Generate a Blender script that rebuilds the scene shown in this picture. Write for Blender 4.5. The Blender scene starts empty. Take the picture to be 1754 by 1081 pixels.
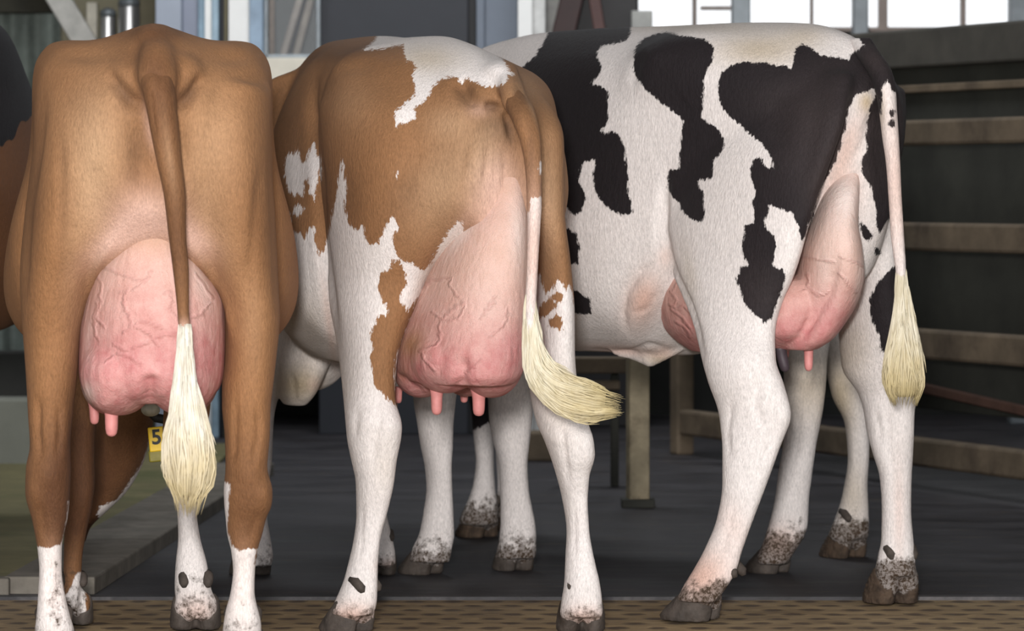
import bpy, bmesh, math, random
import numpy as np
from mathutils import Vector, Matrix

S = bpy.context.scene
C = S.collection
rng = np.random.default_rng(7)
random.seed(7)

# ------------------------------------------------------------------ camera
F, CX, HY, CH = 6600.0, 877.0, 330.0, 1.04      # focal length in px, principal column, horizon row, camera height
cam_d = bpy.data.cameras.new('camera')
cam = bpy.data.objects.new('camera', cam_d)
C.objects.link(cam)
cam.location = (0, 0, CH)
cam.rotation_euler = (math.radians(90), 0, 0)
cam_d.sensor_width = 36.0
cam_d.lens = F / 1754.0 * 36.0
cam_d.shift_y = -(540.5 - HY) / 1754.0
cam_d.clip_end = 200
cam_d.dof.use_dof = True
cam_d.dof.focus_distance = 9.0
cam_d.dof.aperture_fstop = 6.5
S.camera = cam

# ------------------------------------------------------------------ world, lights, exposure
w = bpy.data.worlds.new('sky'); S.world = w; w.use_nodes = True
bg = w.node_tree.nodes['Background']
bg.inputs[0].default_value = (0.95, 0.97, 1.0, 1)
bg.inputs[1].default_value = 1.1
S.view_settings.view_transform = 'Standard'
S.view_settings.look = 'None'
S.view_settings.gamma = 1
S.view_settings.use_curve_mapping = False
S.view_settings.exposure = 0.40

def area_light(name, loc, target, size, power, color=(1, 1, 1)):
    d = bpy.data.lights.new(name, 'AREA'); d.energy = power; d.size = size; d.color = color
    o = bpy.data.objects.new(name, d); C.objects.link(o)
    o.location = loc
    o.rotation_euler = (Vector(target) - Vector(loc)).to_track_quat('-Z', 'Y').to_euler()
    return o
area_light('camera_flash', (-0.22, 0.1, 1.48), (-0.1, 9.4, 0.85), 0.4, 540, (1.0, 0.98, 0.965))
area_light('back_fill_light', (-0.3, 14.6, 4.5), (-0.2, 16.0, 1.0), 2.4, 150, (0.94, 0.97, 1.0))  # fill added to brighten the back of the barn; no lamp seen there

# ------------------------------------------------------------------ helpers
def P(px, py, Y):
    return ((px - CX) * Y / F, Y, CH + (HY - py) * Y / F)

def project(co):
    return CX + co[:, 0] / co[:, 1] * F, HY - (co[:, 2] - CH) / co[:, 1] * F

class MB:
    """collects closed shells for one mesh"""
    def __init__(s): s.v = []; s.f = []; s.n = 0
    def add(s, verts, faces):
        verts = np.asarray(verts, float)
        s.v.append(verts); s.f += [tuple(i + s.n for i in f) for f in faces]; s.n += len(verts)
    def rings(s, R, cap=True):
        """R: (k, n, 3) stack of rings"""
        k, n, _ = R.shape
        v = R.reshape(-1, 3); f = []
        for i in range(k - 1):
            for j in range(n):
                a = i * n + j; b = i * n + (j + 1) % n
                f.append((a, b, b + n, a + n))
        v = list(map(tuple, v))
        if cap:
            c0 = len(v); v.append(tuple(R[0].mean(0))); v.append(tuple(R[-1].mean(0)))
            for j in range(n):
                f.append((c0, (j + 1) % n, j)); f.append((c0 + 1, (k - 1) * n + j, (k - 1) * n + (j + 1) % n))
        s.add(v, f)
    def box(s, c, d, R=None, bevel=0):
        bm = bmesh.new(); bmesh.ops.create_cube(bm, size=1)
        bmesh.ops.scale(bm, vec=d, verts=bm.verts)
        if bevel: bmesh.ops.bevel(bm, geom=bm.edges[:], offset=bevel, segments=2, affect='EDGES', profile=.5)
        if R is not None: bmesh.ops.transform(bm, matrix=R.to_4x4(), verts=bm.verts)
        bmesh.ops.translate(bm, vec=c, verts=bm.verts)
        bm.verts.index_update()
        s.add([tuple(v.co) for v in bm.verts], [tuple(v.index for v in f.verts) for f in bm.faces]); bm.free()
    def beam(s, a, b, wd, ht, bevel=0):
        """box from a to b, wd across, ht up"""
        a = Vector(a); b = Vector(b); d = (b - a); L = d.length; x = d.normalized()
        up = Vector((0, 0, 1)) if abs(x.z) < .95 else Vector((0, 1, 0))
        y = up.cross(x).normalized(); z = x.cross(y)
        s.box((a + b) / 2, (L, wd, ht), Matrix((x, y, z)).transposed(), bevel)
    def tube(s, pts, rad, n=10, flat=1.0):
        pts = np.asarray(pts, float); k = len(pts)
        rad = np.broadcast_to(np.asarray(rad, float), (k,))
        T = np.gradient(pts, axis=0); T /= np.linalg.norm(T, axis=1)[:, None] + 1e-9
        ref = np.array([0, 1.0, 0]) if abs(T[:, 1]).max() < .9 else np.array([1.0, 0, 0])
        R = []
        for i in range(k):
            u = np.cross(T[i], ref); u /= np.linalg.norm(u) + 1e-9; v_ = np.cross(T[i], u)
            a = np.linspace(0, 2 * math.pi, n, endpoint=False)
            R.append(pts[i] + rad[i] * (np.cos(a)[:, None] * u + flat * np.sin(a)[:, None] * v_))
        s.rings(np.array(R))
    def ellipsoid(s, c, r, k=14, n=20):
        R = []
        for i in range(1, k):
            t = math.pi * i / k
            a = np.linspace(0, 2 * math.pi, n, endpoint=False)
            R.append(np.stack([c[0] + r[0] * math.sin(t) * np.cos(a), c[1] + r[1] * math.sin(t) * np.sin(a),
                               np.full(n, c[2] + r[2] * math.cos(t))], 1))
        s.rings(np.array(R))
    def mesh(s, name):
        me = bpy.data.meshes.new(name)
        me.from_pydata(np.concatenate(s.v).tolist(), [], s.f); me.update()
        bm = bmesh.new(); bm.from_mesh(me); bmesh.ops.recalc_face_normals(bm, faces=bm.faces); bm.to_mesh(me); bm.free()
        return me

def link(name, me, mat, parent=None, smooth=True):
    o = bpy.data.objects.new(name, me); C.objects.link(o)
    if mat is not None:
        me.materials.clear(); me.materials.append(mat)
    if smooth: me.polygons.foreach_set('use_smooth', [True] * len(me.polygons))
    if parent is not None:
        o.parent = parent
        par = Vector((0, 0, 0)); q = parent
        while q is not None: par += q.location; q = q.parent
        o.location = -par                                   # meshes are in world coordinates
    return o

def tag(o, label, cat, group=None):
    o['label'] = label; o['category'] = cat
    if group: o['group'] = group
    return o

def thing(name, label, cat, loc, group=None):
    o = bpy.data.objects.new(name, None); C.objects.link(o); o.location = loc
    o.empty_display_size = .1
    return tag(o, label, cat, group)

def struct(name, mb, mat, parent=None, smooth=False):
    o = link(name, mb.mesh(name), mat, parent, smooth)
    if parent is None: o['kind'] = 'structure'
    return o

def cubic(x, y, xs):
    """monotone cubic (PCHIP) columns"""
    x = np.asarray(x, float); y = np.asarray(y, float); h = np.diff(x); d = np.diff(y, axis=0) / h[:, None]
    m = np.zeros_like(y); m[0] = d[0]; m[-1] = d[-1]
    for i in range(1, len(x) - 1):
        p = d[i - 1] * d[i]; w1 = 2 * h[i] + h[i - 1]; w2 = h[i] + 2 * h[i - 1]
        with np.errstate(divide='ignore', invalid='ignore'):
            q = (w1 + w2) / (w1 / d[i - 1] + w2 / d[i])
        m[i] = np.where(p > 0, q, 0)
    k = np.clip(np.searchsorted(x, xs) - 1, 0, len(x) - 2); t = ((xs - x[k]) / h[k])[:, None]; hh = h[k][:, None]
    return ((2 * t**3 - 3 * t**2 + 1) * y[k] + (t**3 - 2 * t**2 + t) * hh * m[k]
            + (-2 * t**3 + 3 * t**2) * y[k + 1] + (t**3 - t**2) * hh * m[k + 1])

def hslices(mb, secs, skew=0.0, expo=2.3, n=36, step=7.0):
    """level slices of a limb: (row, left column, right column, depth, half depth, shear); real depth, real thickness"""
    secs = [tuple(q) + (0,) * (6 - len(q)) for q in secs]
    A = np.array(secs, float); ys = A[:, 0]
    xs = np.linspace(ys[0], ys[-1], max(6, int((ys[-1] - ys[0]) / step)))
    Q = cubic(ys, A[:, 1:], xs)
    a = np.linspace(0, 2 * math.pi, n, endpoint=False)
    ca = np.sign(np.cos(a)) * np.abs(np.cos(a)) ** (2 / expo); sa = np.sign(np.sin(a)) * np.abs(np.sin(a)) ** (2 / expo)
    R = []
    for py, (xl, xr, Yc, b, sh) in zip(xs, Q):
        hw = (xr - xl) / 2 * Yc / F
        dx = hw * ca; Y = Yc + b * sa + sh * dx; dx = dx + skew * (Y - Yc)
        X = (( xl + xr) / 2 - CX) * Yc / F + dx
        px = CX + X / Y * F
        px = xl + (px - px.min()) / (px.max() - px.min()) * (xr - xl)
        R.append(np.stack([(px - CX) * Y / F, Y, np.full(n, CH + (HY - py) * Yc / F)], 1))
    mb.rings(np.array(R))

def profile(half, n=24):
    """half profile [(half width, height)...] from back to belly -> closed ring in (u, z)"""
    h = np.array(half, float)
    d = np.r_[0, np.cumsum(np.hypot(*np.diff(h, axis=0).T))]
    # smooth resample by mirrored catmull-rom
    ext = np.vstack([[-h[1, 0], h[1, 1]], h, [-h[-2, 0], h[-2, 1]]])
    out = []
    T = np.linspace(0, d[-1], n)
    for t in T:
        k = min(max(np.searchsorted(d, t) - 1, 0), len(d) - 2); u = (t - d[k]) / (d[k + 1] - d[k])
        p0, p1, p2, p3 = ext[k], ext[k + 1], ext[k + 2], ext[k + 3]
        out.append(.5 * (2 * p1 + (-p0 + p2) * u + (2 * p0 - 5 * p1 + 4 * p2 - p3) * u**2 + (-p0 + 3 * p1 - 3 * p2 + p3) * u**3))
    out = np.array(out)
    left = out[1:-1][::-1] * np.array([-1, 1])
    return np.vstack([out, left])

def trunk(mb, A0, h, secs, sub=5, drop=0.0):
    """cross sections across the body axis A0 + t*h"""
    h = np.array(h, float); h /= np.linalg.norm(h); r = np.array([h[1], -h[0]])
    ts = np.array([q[0] for q in secs]); PR = np.array([profile(q[1]).ravel() for q in secs])
    xs = np.linspace(ts[0], ts[-1], (len(ts) - 1) * sub + 1)
    Q = cubic(ts, PR, xs)
    R = []
    for t, q in zip(xs, Q):
        q = q.reshape(-1, 2).copy(); c = np.array(A0) + t * h
        if drop: q[:, 1] -= drop * np.clip(q[:, 0] / .2, 0, 1) * np.clip((q[:, 1] - .95) / .3, 0, 1)
        R.append(np.stack([c[0] + q[:, 0] * r[0], c[1] + q[:, 0] * r[1], q[:, 1]], 1))
    mb.rings(np.array(R))

def remesh(mb, name, voxel, smooth=6, upper=0):
    me = mb.mesh(name + '_src')
    o = bpy.data.objects.new(name + '_src', me); C.objects.link(o)
    m = o.modifiers.new('r', 'REMESH'); m.mode = 'VOXEL'; m.voxel_size = voxel; m.adaptivity = 0
    dg = bpy.context.evaluated_depsgraph_get(); dg.update()
    out = bpy.data.meshes.new_from_object(o.evaluated_get(dg)); out.name = name
    bpy.data.objects.remove(o); bpy.data.meshes.remove(me)
    relax(out, smooth)
    if upper: soften(out, upper)
    return out

def get_co(me):
    a = np.empty(len(me.vertices) * 3); me.vertices.foreach_get('co', a); return a.reshape(-1, 3)
def set_co(me, a):
    me.vertices.foreach_set('co', a.ravel()); me.update()
def get_no(me):
    a = np.empty(len(me.vertices) * 3); me.vertices.foreach_get('normal', a); return a.reshape(-1, 3)
def edges(me):
    a = np.empty(len(me.edges) * 2, int); me.edges.foreach_get('vertices', a); return a.reshape(-1, 2)
def relax(me, it, lam=.5, mu=-.52):
    co = get_co(me); e = edges(me); n = len(co); deg = np.bincount(e.ravel(), minlength=n)[:, None]
    for k in range(it * 2):
        s = np.zeros_like(co)
        for ax in range(3):
            s[:, ax] = np.bincount(e[:, 0], co[e[:, 1], ax], n) + np.bincount(e[:, 1], co[e[:, 0], ax], n)
        co = co + (lam if k % 2 == 0 else mu if k % 4 == 1 else -.3) * (s / np.maximum(deg, 1) - co)
    set_co(me, co)

def soften(me, it, z0=.62, z1=.80):
    '''extra smoothing of the trunk where thighs and shoulders run into it'''
    co = get_co(me); e = edges(me); n = len(co); deg = np.maximum(np.bincount(e.ravel(), minlength=n), 1)[:, None]
    wt = np.clip((co[:, 2] - z0) / (z1 - z0), 0, 1)[:, None]
    for k in range(it):
        s = np.zeros_like(co)
        for ax in range(3): s[:, ax] = np.bincount(e[:, 0], co[e[:, 1], ax], n) + np.bincount(e[:, 1], co[e[:, 0], ax], n)
        co = co + wt * (.6 if k % 2 == 0 else -.5) * (s / deg - co) if k < it // 2 else co + wt * .5 * (s / deg - co)
    set_co(me, co)

def seg_dist(px, py, pts):
    d = np.full(len(px), 1e9)
    for (x0, y0), (x1, y1) in zip(pts[:-1], pts[1:]):
        dx, dy = x1 - x0, y1 - y0; L = dx * dx + dy * dy + 1e-9
        t = np.clip(((px - x0) * dx + (py - y0) * dy) / L, 0, 1)
        d = np.minimum(d, np.hypot(px - x0 - t * dx, py - y0 - t * dy))
    return d
def seg_dist_t(px, py, pts):
    L = [math.hypot(b[0] - a[0], b[1] - a[1]) for a, b in zip(pts[:-1], pts[1:])]; tot = sum(L); acc = 0
    d = np.full(len(px), 1e9); u = np.zeros(len(px))
    for (x0, y0), (x1, y1), l in zip(pts[:-1], pts[1:], L):
        dx, dy = x1 - x0, y1 - y0
        t = np.clip(((px - x0) * dx + (py - y0) * dy) / (l * l + 1e-9), 0, 1); dd = np.hypot(px - x0 - t * dx, py - y0 - t * dy)
        u = np.where(dd < d, (acc + t * l) / tot, u); d = np.minimum(d, dd); acc += l
    return d, u
def poly_sd(px, py, poly):
    """signed distance, positive inside"""
    d = seg_dist(px, py, poly + [poly[0]]); ins = np.zeros(len(px), bool)
    for (x0, y0), (x1, y1) in zip(poly, poly[1:] + [poly[0]]):
        c = ((y0 > py) != (y1 > py))
        with np.errstate(divide='ignore', invalid='ignore'):
            ins ^= c & (px < (x1 - x0) * (py - y0) / (y1 - y0) + x0)
    return np.where(ins, d, -d)

def sculpt(me, bumps=(), creases=()):
    """bumps: (col,row,rx,ry,angle,amount m); creases: (points, width px, depth m). Acts on the side facing the rear/left of the herd"""
    co = get_co(me); no = get_no(me); px, py = project(co)
    view = co - np.array([0, 0, CH]); view /= np.linalg.norm(view, axis=1)[:, None]
    face = np.clip(-(view * no).sum(1) * 3 + .15, 0, 1)
    dis = np.zeros(len(co))
    for (x, y, rx, ry, ang, amt) in bumps:
        c, s_ = math.cos(math.radians(ang)), math.sin(math.radians(ang))
        u = (px - x) * c + (py - y) * s_; v = -(px - x) * s_ + (py - y) * c
        dis += amt * np.exp(-(u / rx) ** 2 - (v / ry) ** 2)
    for (pts, wd, dep) in creases:
        d, u = seg_dist_t(px, py, pts)
        dis -= dep * np.exp(-(d / wd) ** 2) * np.clip(np.minimum(u, 1 - u) * 4 + .12, 0, 1)
    set_co(me, co + no * (dis * face)[:, None])

def attr(me, name, val):
    a = me.attributes.get(name) or me.attributes.new(name, 'FLOAT', 'POINT')
    a.data.foreach_set('value', np.asarray(val, np.float32))

def blobs(px, py, L):
    r = np.zeros(len(px))
    for (x, y, rx, ry, ang, amt) in L:
        c, s_ = math.cos(math.radians(ang)), math.sin(math.radians(ang))
        u = (px - x) * c + (py - y) * s_; v = -(px - x) * s_ + (py - y) * c
        r += amt * np.exp(-(u / rx) ** 2 - (v / ry) ** 2)
    return r

# ------------------------------------------------------------------ materials
def lin(r, g, b):
    f = lambda c: (c / 255 / 12.92) if c / 255 <= .04045 else ((c / 255 + .055) / 1.055) ** 2.4
    return (f(r), f(g), f(b), 1)

class NT:
    def __init__(s, name):
        s.m = bpy.data.materials.new(name); s.m.use_nodes = True; s.t = s.m.node_tree
        s.b = s.t.nodes['Principled BSDF']; s.out = s.t.nodes['Material Output']
    def n(s, typ, **kw):
        x = s.t.nodes.new(typ)
        for k, v in kw.items(): setattr(x, k, v)
        return x
    def l(s, a, b): s.t.links.new(a, b)
    def coord(s, scale=(1, 1, 1)):
        c = s.n('ShaderNodeTexCoord'); m = s.n('ShaderNodeMapping'); m.inputs['Scale'].default_value = scale
        s.l(c.outputs['Object'], m.inputs[0]); return m.outputs[0]
    def noise(s, scale, vec=None, detail=4, rough=.6):
        x = s.n('ShaderNodeTexNoise'); x.inputs['Scale'].default_value = scale
        x.inputs['Detail'].default_value = detail; x.inputs['Roughness'].default_value = rough
        s.l(vec if vec is not None else s.coord(), x.inputs['Vector']); return x.outputs[0]
    def mix(s, fac, a, b, mode='MIX'):
        x = s.n('ShaderNodeMix', data_type='RGBA', blend_type=mode)
        for i, v in ((0, fac), (6, a), (7, b)):
            if isinstance(v, (float, int)): x.inputs[i].default_value = v
            elif isinstance(v, tuple): x.inputs[i].default_value = v
            else: s.l(v, x.inputs[i])
        return x.outputs[2]
    def math(s, op, a, b=None, c=None, clamp=False):
        x = s.n('ShaderNodeMath', operation=op); x.use_clamp = clamp
        for i, v in enumerate((a, b, c)):
            if v is None: continue
            if isinstance(v, (float, int)): x.inputs[i].default_value = v
            else: s.l(v, x.inputs[i])
        return x.outputs[0]
    def ramp(s, v, lo, hi, to0=0.0, to1=1.0):
        x = s.n('ShaderNodeMapRange'); x.clamp = True
        s.l(v, x.inputs[0])
        for i, q in enumerate((lo, hi, to0, to1)): x.inputs[i + 1].default_value = q
        return x.outputs[0]
    def attr(s, name):
        x = s.n('ShaderNodeAttribute'); x.attribute_name = name; return x.outputs['Fac']
    def bump(s, h, strength, dist):
        x = s.n('ShaderNodeBump'); x.inputs['Strength'].default_value = strength; x.inputs['Distance'].default_value = dist
        s.l(h, x.inputs['Height']); s.l(x.outputs[0], s.b.inputs['Normal'])
    def col(s, c):
        if isinstance(c, tuple): s.b.inputs['Base Color'].default_value = c
        else: s.l(c, s.b.inputs['Base Color'])
    def rough(s, r):
        if isinstance(r, float): s.b.inputs['Roughness'].default_value = r
        else: s.l(r, s.b.inputs['Roughness'])

WHITE = lin(220, 212, 208); PINK = lin(222, 160, 150); DIRT = lin(66, 52, 40)

def coat(name, base, patch_c, dark_c, light_c, edge=1.2, jag=5.0, pink_c=lin(207, 170, 154), pink_on=1.0):
    """short coat: 'patch' attribute is the distance to the patch edge; 'pink','dark','light','dirt' are pigment and soil"""
    m = NT(name)
    v = m.coord((1, 1, .28)); fine = m.noise(300, v, 3, .75); hair = m.noise(105, m.coord((1, 1, .4)), 4, .7); big = m.noise(7, None, 3)
    sd = m.math('ADD', m.attr('patch'), m.math('MULTIPLY', m.math('SUBTRACT', hair, .5), jag * 2.2))
    fac = m.ramp(sd, -edge, edge)
    pc = m.mix(m.attr('dark'), patch_c, dark_c); pc = m.mix(m.attr('light'), pc, light_c)
    pc = m.mix(m.ramp(big, .3, .7, 0, .35), pc, m.mix(.5, pc, dark_c))
    bc = m.mix(m.attr('stain'), base, lin(176, 158, 130))
    c = m.mix(fac, bc, pc)
    c = m.mix(m.math('MULTIPLY', m.attr('pink'), m.ramp(fac, 0, 1, 1, pink_on)), c, pink_c)
    g = m.math('MULTIPLY', m.ramp(fine, .25, .75, .72, 1.22), m.ramp(hair, .3, .7, .93, 1.05))
    gr = m.n('ShaderNodeCombineColor'); [m.l(g, gr.inputs[i]) for i in range(3)]
    c = m.mix(1.0, c, gr.outputs[0], 'MULTIPLY')
    speck = m.ramp(m.noise(120, None, 3, .7), .42, .58)
    dm = m.ramp(m.math('ADD', m.attr('dirt'), m.math('MULTIPLY', m.math('SUBTRACT', m.noise(45, None, 5, .7), .5), 1.6)), .45, .75)
    c = m.mix(m.math('MULTIPLY', dm, m.ramp(speck, 0, 1, .7, 1)), c, DIRT)
    m.col(c); m.rough(.68); m.b.inputs['Specular IOR Level'].default_value = .16
    m.b.inputs['Sheen Weight'].default_value = .02; m.b.inputs['Sheen Roughness'].default_value = .5
    h = m.math('ADD', m.math('MULTIPLY', fine, .5), hair)
    m.bump(h, .5, .006)
    return m.m

def skin(name, lo, hi):
    """udder skin; 'flush' attribute = how rosy the skin is"""
    m = NT(name)
    c = m.mix(m.attr('flush'), hi, lo)
    mot = m.noise(26, None, 5, .65); c = m.mix(m.ramp(mot, .35, .7, 0, .4), c, lin(226, 190, 180))
    c = m.mix(m.attr('pale'), c, lin(226, 208, 200))
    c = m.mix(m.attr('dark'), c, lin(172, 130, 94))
    pore = m.noise(330, None, 3, .7)
    g = m.ramp(pore, .25, .75, .86, 1.08); gr = m.n('ShaderNodeCombineColor'); [m.l(g, gr.inputs[i]) for i in range(3)]
    c = m.mix(1.0, c, gr.outputs[0], 'MULTIPLY')
    ve = m.attr('vein'); c = m.mix(m.math('MULTIPLY', m.ramp(ve, .35, .95), .22), c, lin(168, 108, 104))
    m.col(c); m.rough(.55); m.b.inputs['Specular IOR Level'].default_value = .35
    m.b.inputs['Subsurface Weight'].default_value = .12; m.b.inputs['Subsurface Radius'].default_value = (.012, .004, .003)
    wr = m.noise(70, m.coord((1, 1, .55)), 4, .6)
    m.bump(m.math('ADD', m.math('ADD', m.math('MULTIPLY', pore, .5), m.math('MULTIPLY', wr, 1.5)), m.math('MULTIPLY', m.ramp(m.attr('vein'), .1, .9), 1.1)), .55, .005)
    return m.m

def plain(name, col, rough=.6, metal=0.0, var=.2, scale=14, bumpd=.002, stain=None, spec=.4):
    m = NT(name); nz = m.noise(scale, None, 5, .6)
    dk = tuple(c * (1 - var) for c in col[:3]) + (1,); lt = tuple(min(1, c * (1 + var)) for c in col[:3]) + (1,)
    c = m.mix(m.ramp(nz, .3, .7), dk, lt)
    if stain: c = m.mix(m.ramp(m.noise(scale * .35, None, 6, .7), .5, .68), c, stain)
    m.col(c); m.rough(rough); m.b.inputs['Metallic'].default_value = metal; m.b.inputs['Specular IOR Level'].default_value = spec
    if bumpd: m.bump(m.noise(scale * 6, None, 4, .7), .4, bumpd)
    return m.m

M = {}
M['fawn'] = coat('fawn_coat', WHITE, lin(147, 105, 70), lin(88, 58, 38), lin(184, 149, 116), jag=7.0)
M['pied'] = coat('tan_and_white_coat', WHITE, lin(143, 103, 70), lin(92, 64, 43), lin(182, 150, 119), jag=11.0)
M['holstein'] = coat('black_and_white_coat', WHITE, lin(36, 31, 33), lin(22, 19, 20), lin(66, 57, 56), jag=8.0, pink_on=.08)
M['dark_cow'] = coat('dark_coat', lin(120, 80, 52), lin(25, 23, 27), lin(18, 17, 19), lin(44, 40, 43), jag=3.0)
M['udder'] = skin('udder_skin', lin(186, 119, 117), lin(207, 170, 154))
M['teat'] = plain('teat_skin', lin(204, 134, 130), .5, 0, .1, 60, .001)
M['teat_dark'] = plain('dark_teat_skin', lin(70, 60, 66), .5, 0, .15, 60, .001)
M['hoof'] = plain('hoof_horn', lin(74, 66, 60), .75, 0, .4, 30, .004, stain=lin(52, 42, 34))
M['hoof_mud'] = plain('muddy_hoof', lin(70, 56, 44), .85, 0, .5, 40, .006, stain=lin(44, 34, 27))
M['dewclaw'] = plain('dewclaw_horn', lin(66, 58, 52), .8, 0, .4, 50, .003)
def hair_mat(name, a, b, tip):
    m = NT(name)
    c = m.mix(m.ramp(m.noise(90, m.coord((1, 1, .2)), 3), .3, .7), a, b)
    c = m.mix(m.ramp(m.math('ADD', m.attr('along'), m.math('MULTIPLY', m.math('SUBTRACT', m.noise(18), .5), .5)), .45, .95), c, tip)
    m.col(c); m.rough(.5); m.b.inputs['Specular IOR Level'].default_value = .3; return m.m
M['switch_1'] = hair_mat('switch_hair_white', lin(218, 212, 200), lin(188, 180, 162), lin(190, 174, 136))
M['switch_2'] = hair_mat('switch_hair_cream', lin(214, 206, 186), lin(188, 177, 150), lin(186, 170, 128))

# =================================================================== THE SETTING
# floor -------------------------------------------------------------
mb = MB(); mb.box((0, 14.9, -.05), (16, 10, .1))
m = NT('rubber_matting'); nz = m.noise(3.5, m.coord((.7, 1.6, 1)), 6, .7)
c = m.mix(m.ramp(nz, .35, .7), lin(34, 32, 35), lin(68, 66, 69))
c = m.mix(m.ramp(m.noise(9, m.coord((.6, 2.0, 1)), 5, .75), .56, .75, 0, .8), c, lin(88, 74, 56))
m.col(c); m.rough(m.ramp(nz, .3, .7, .5, .8)); m.b.inputs['Specular IOR Level'].default_value = .3; m.bump(m.noise(60, None, 4, .7), .4, .004)
M['mat'] = m.m
struct('floor', mb, M['mat'])
# slatted, punched walkway in front of the rubber
mb = MB(); mb.box((0, 4.94, -.055), (16, 9.88, .1))
m = NT('punched_walkway'); co = m.coord((1, 1, 1))
sx = m.n('ShaderNodeSeparateXYZ'); m.l(co, sx.inputs[0])
def cell(v, n): return m.math('SUBTRACT', m.math('FRACT', m.math('MULTIPLY', v, n)), .5)
row = m.math('FLOOR', m.math('MULTIPLY', sx.outputs[1], 10.0))
offx = m.math('ADD', m.math('MULTIPLY', sx.outputs[0], 10.0), m.math('MULTIPLY', m.math('MODULO', row, 2.0), .5))
ux = m.math('SUBTRACT', m.math('FRACT', offx), .5); uy = cell(sx.outputs[1], 10.0)
dd = m.math('SQRT', m.math('ADD', m.math('MULTIPLY', ux, ux), m.math('MULTIPLY', uy, uy)))
dd = m.math('ADD', dd, m.math('MULTIPLY', m.math('SUBTRACT', m.noise(14, None, 4, .7), .5), .5))
hole = m.ramp(dd, .16, .34, .85, 0)
c = m.mix(m.ramp(m.noise(5, m.coord((.7, 2, 1)), 6, .75), .35, .7), lin(112, 92, 66), lin(166, 142, 104))
c = m.mix(hole, c, lin(70, 54, 40)); m.col(c); m.rough(.75)
m.bump(m.math('SUBTRACT', m.math('MULTIPLY', m.noise(40, None, 5, .7), .3), hole), .6, .01)
M['walkway'] = m.m
struct('trim_1', mb, M['walkway'])
# pale worn edge strip between walkway and rubber
mb = MB(); mb.box((0, 9.90, -.046), (16, .05, .1))
struct('trim_2', mb, plain('worn_mat_edge', lin(44, 42, 44), .6, 0, .4, 8, .004, stain=lin(96, 92, 92)))
# concrete apron with moss at the left, and its raised kerb
mb = MB(); mb.box((-3.62, 12.9, -.0), (5.0, 5.8, .024))
M['moss'] = plain('mossy_concrete', lin(112, 106, 74), .85, 0, .25, 5, .004, stain=lin(88, 90, 56))
struct('trim_3', mb, M['moss'])
mb = MB()
mb.beam((-1.20, 9.98, .02), (-.997, 14.2, .02), .24, .05, .006)
mb.beam((-6.1, 9.99, .018), (-1.3, 9.99, .018), .07, .05, .006)
M['concrete'] = plain('pale_concrete', lin(112, 106, 97), .85, 0, .25, 11, .004, stain=lin(88, 82, 72))
struct('trim_4', mb, M['concrete'])

# room shell ---------------------------------------------------------
M['dark_wall'] = plain('dark_barn_wall', lin(38, 38, 36), .85, 0, .2, 4, .003)
M['roof'] = plain('barn_roof', lin(92, 92, 90), .85, 0, .15, 3, .003)
mb = MB(); mb.box((0, 13.5, 4.65), (16, 13.0, .1)); struct('ceiling', mb, M['roof'])  # unseen roof, its front edge shaped to let in sky light
mb = MB(); mb.box((-6.3, 12.0, 2.3), (.12, 16, 4.6)); struct('wall_left', mb, M['roof'])  # unseen side walls, put in to limit the sky light
mb = MB(); mb.box((6.3, 12.0, 2.3), (.12, 16, 4.6)); struct('wall_right', mb, M['dark_wall'])
YB = 18.0
def bx(x0, x1, y0, y1, Y, th=.1):
    """column / row rectangle standing at depth Y -> centre, size"""
    a = P(x0, y1, Y); b = P(x1, y0, Y)
    return ((a[0] + b[0]) / 2, Y + th / 2, (a[2] + b[2]) / 2), (abs(b[0] - a[0]), th, abs(b[2] - a[2]))
# back wall with the opening of the long window on the right
zt = P(0, 50, YB)[2]; xw0 = P(1090, 0, YB)[0]
mb = MB()
mb.box((0, YB + .06, zt / 2), (12.6, .12, zt))
mb.box(((-6.3 + xw0) / 2, YB + .06, (zt + 4.6) / 2), (xw0 + 6.3, .12, 4.6 - zt))
mb.box(((xw0 + 6.3) / 2, YB + .06, 4.3), (6.3 - xw0, .12, .6))
struct('wall_back', mb, M['dark_wall'])

M['frame'] = plain('painted_window_frame', lin(150, 136, 128), .5, 0, .15, 10, .001)
M['steel'] = plain('galvanised_steel', lin(122, 128, 132), .45, .4, .2, 9, .001)
g = NT('window_glass')
tr = g.n('ShaderNodeBsdfTransparent'); gl = g.n('ShaderNodeBsdfGlossy'); gl.inputs['Roughness'].default_value = .05
fr = g.n('ShaderNodeFresnel'); mx = g.n('ShaderNodeMixShader')
g.l(fr.outputs[0], mx.inputs[0]); g.l(tr.outputs[0], mx.inputs[1]); g.l(gl.outputs[0], mx.inputs[2]); g.l(mx.outputs[0], g.out.inputs[0])
M['glass'] = g.m
wx1 = P(2300, 0, YB)[0]
w_ = bpy.data.objects.new('window_1', None); C.objects.link(w_); w_.location = ((xw0 + wx1) / 2, YB, zt); w_['kind'] = 'structure'
def wpart(name, rects, mat, Y=YB - .02, th=.06):
    q = MB()
    for r in rects: q.box(*bx(*r, Y, th), bevel=.004)
    return link(name, q.mesh(name), mat, w_, False)
wpart('window_frame', [(1082, 1094, -900, 50), (1090, 2300, 46, 54), (1505, 1521, -900, 48), (1200, 1254, 10, 17), (1186, 1194, -900, 50)], M['frame'])
wpart('mullion', [(1388, 1394, -900, 48)], M['frame']); wpart('mullion', [(1646, 1655, -900, 48)], M['frame']); wpart('mullion', [(1900, 1908, -900, 48)], M['frame'])
wpart('window_pane', [(1092, 2300, -900, 48)], M['glass'], YB + .05, .006)

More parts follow.
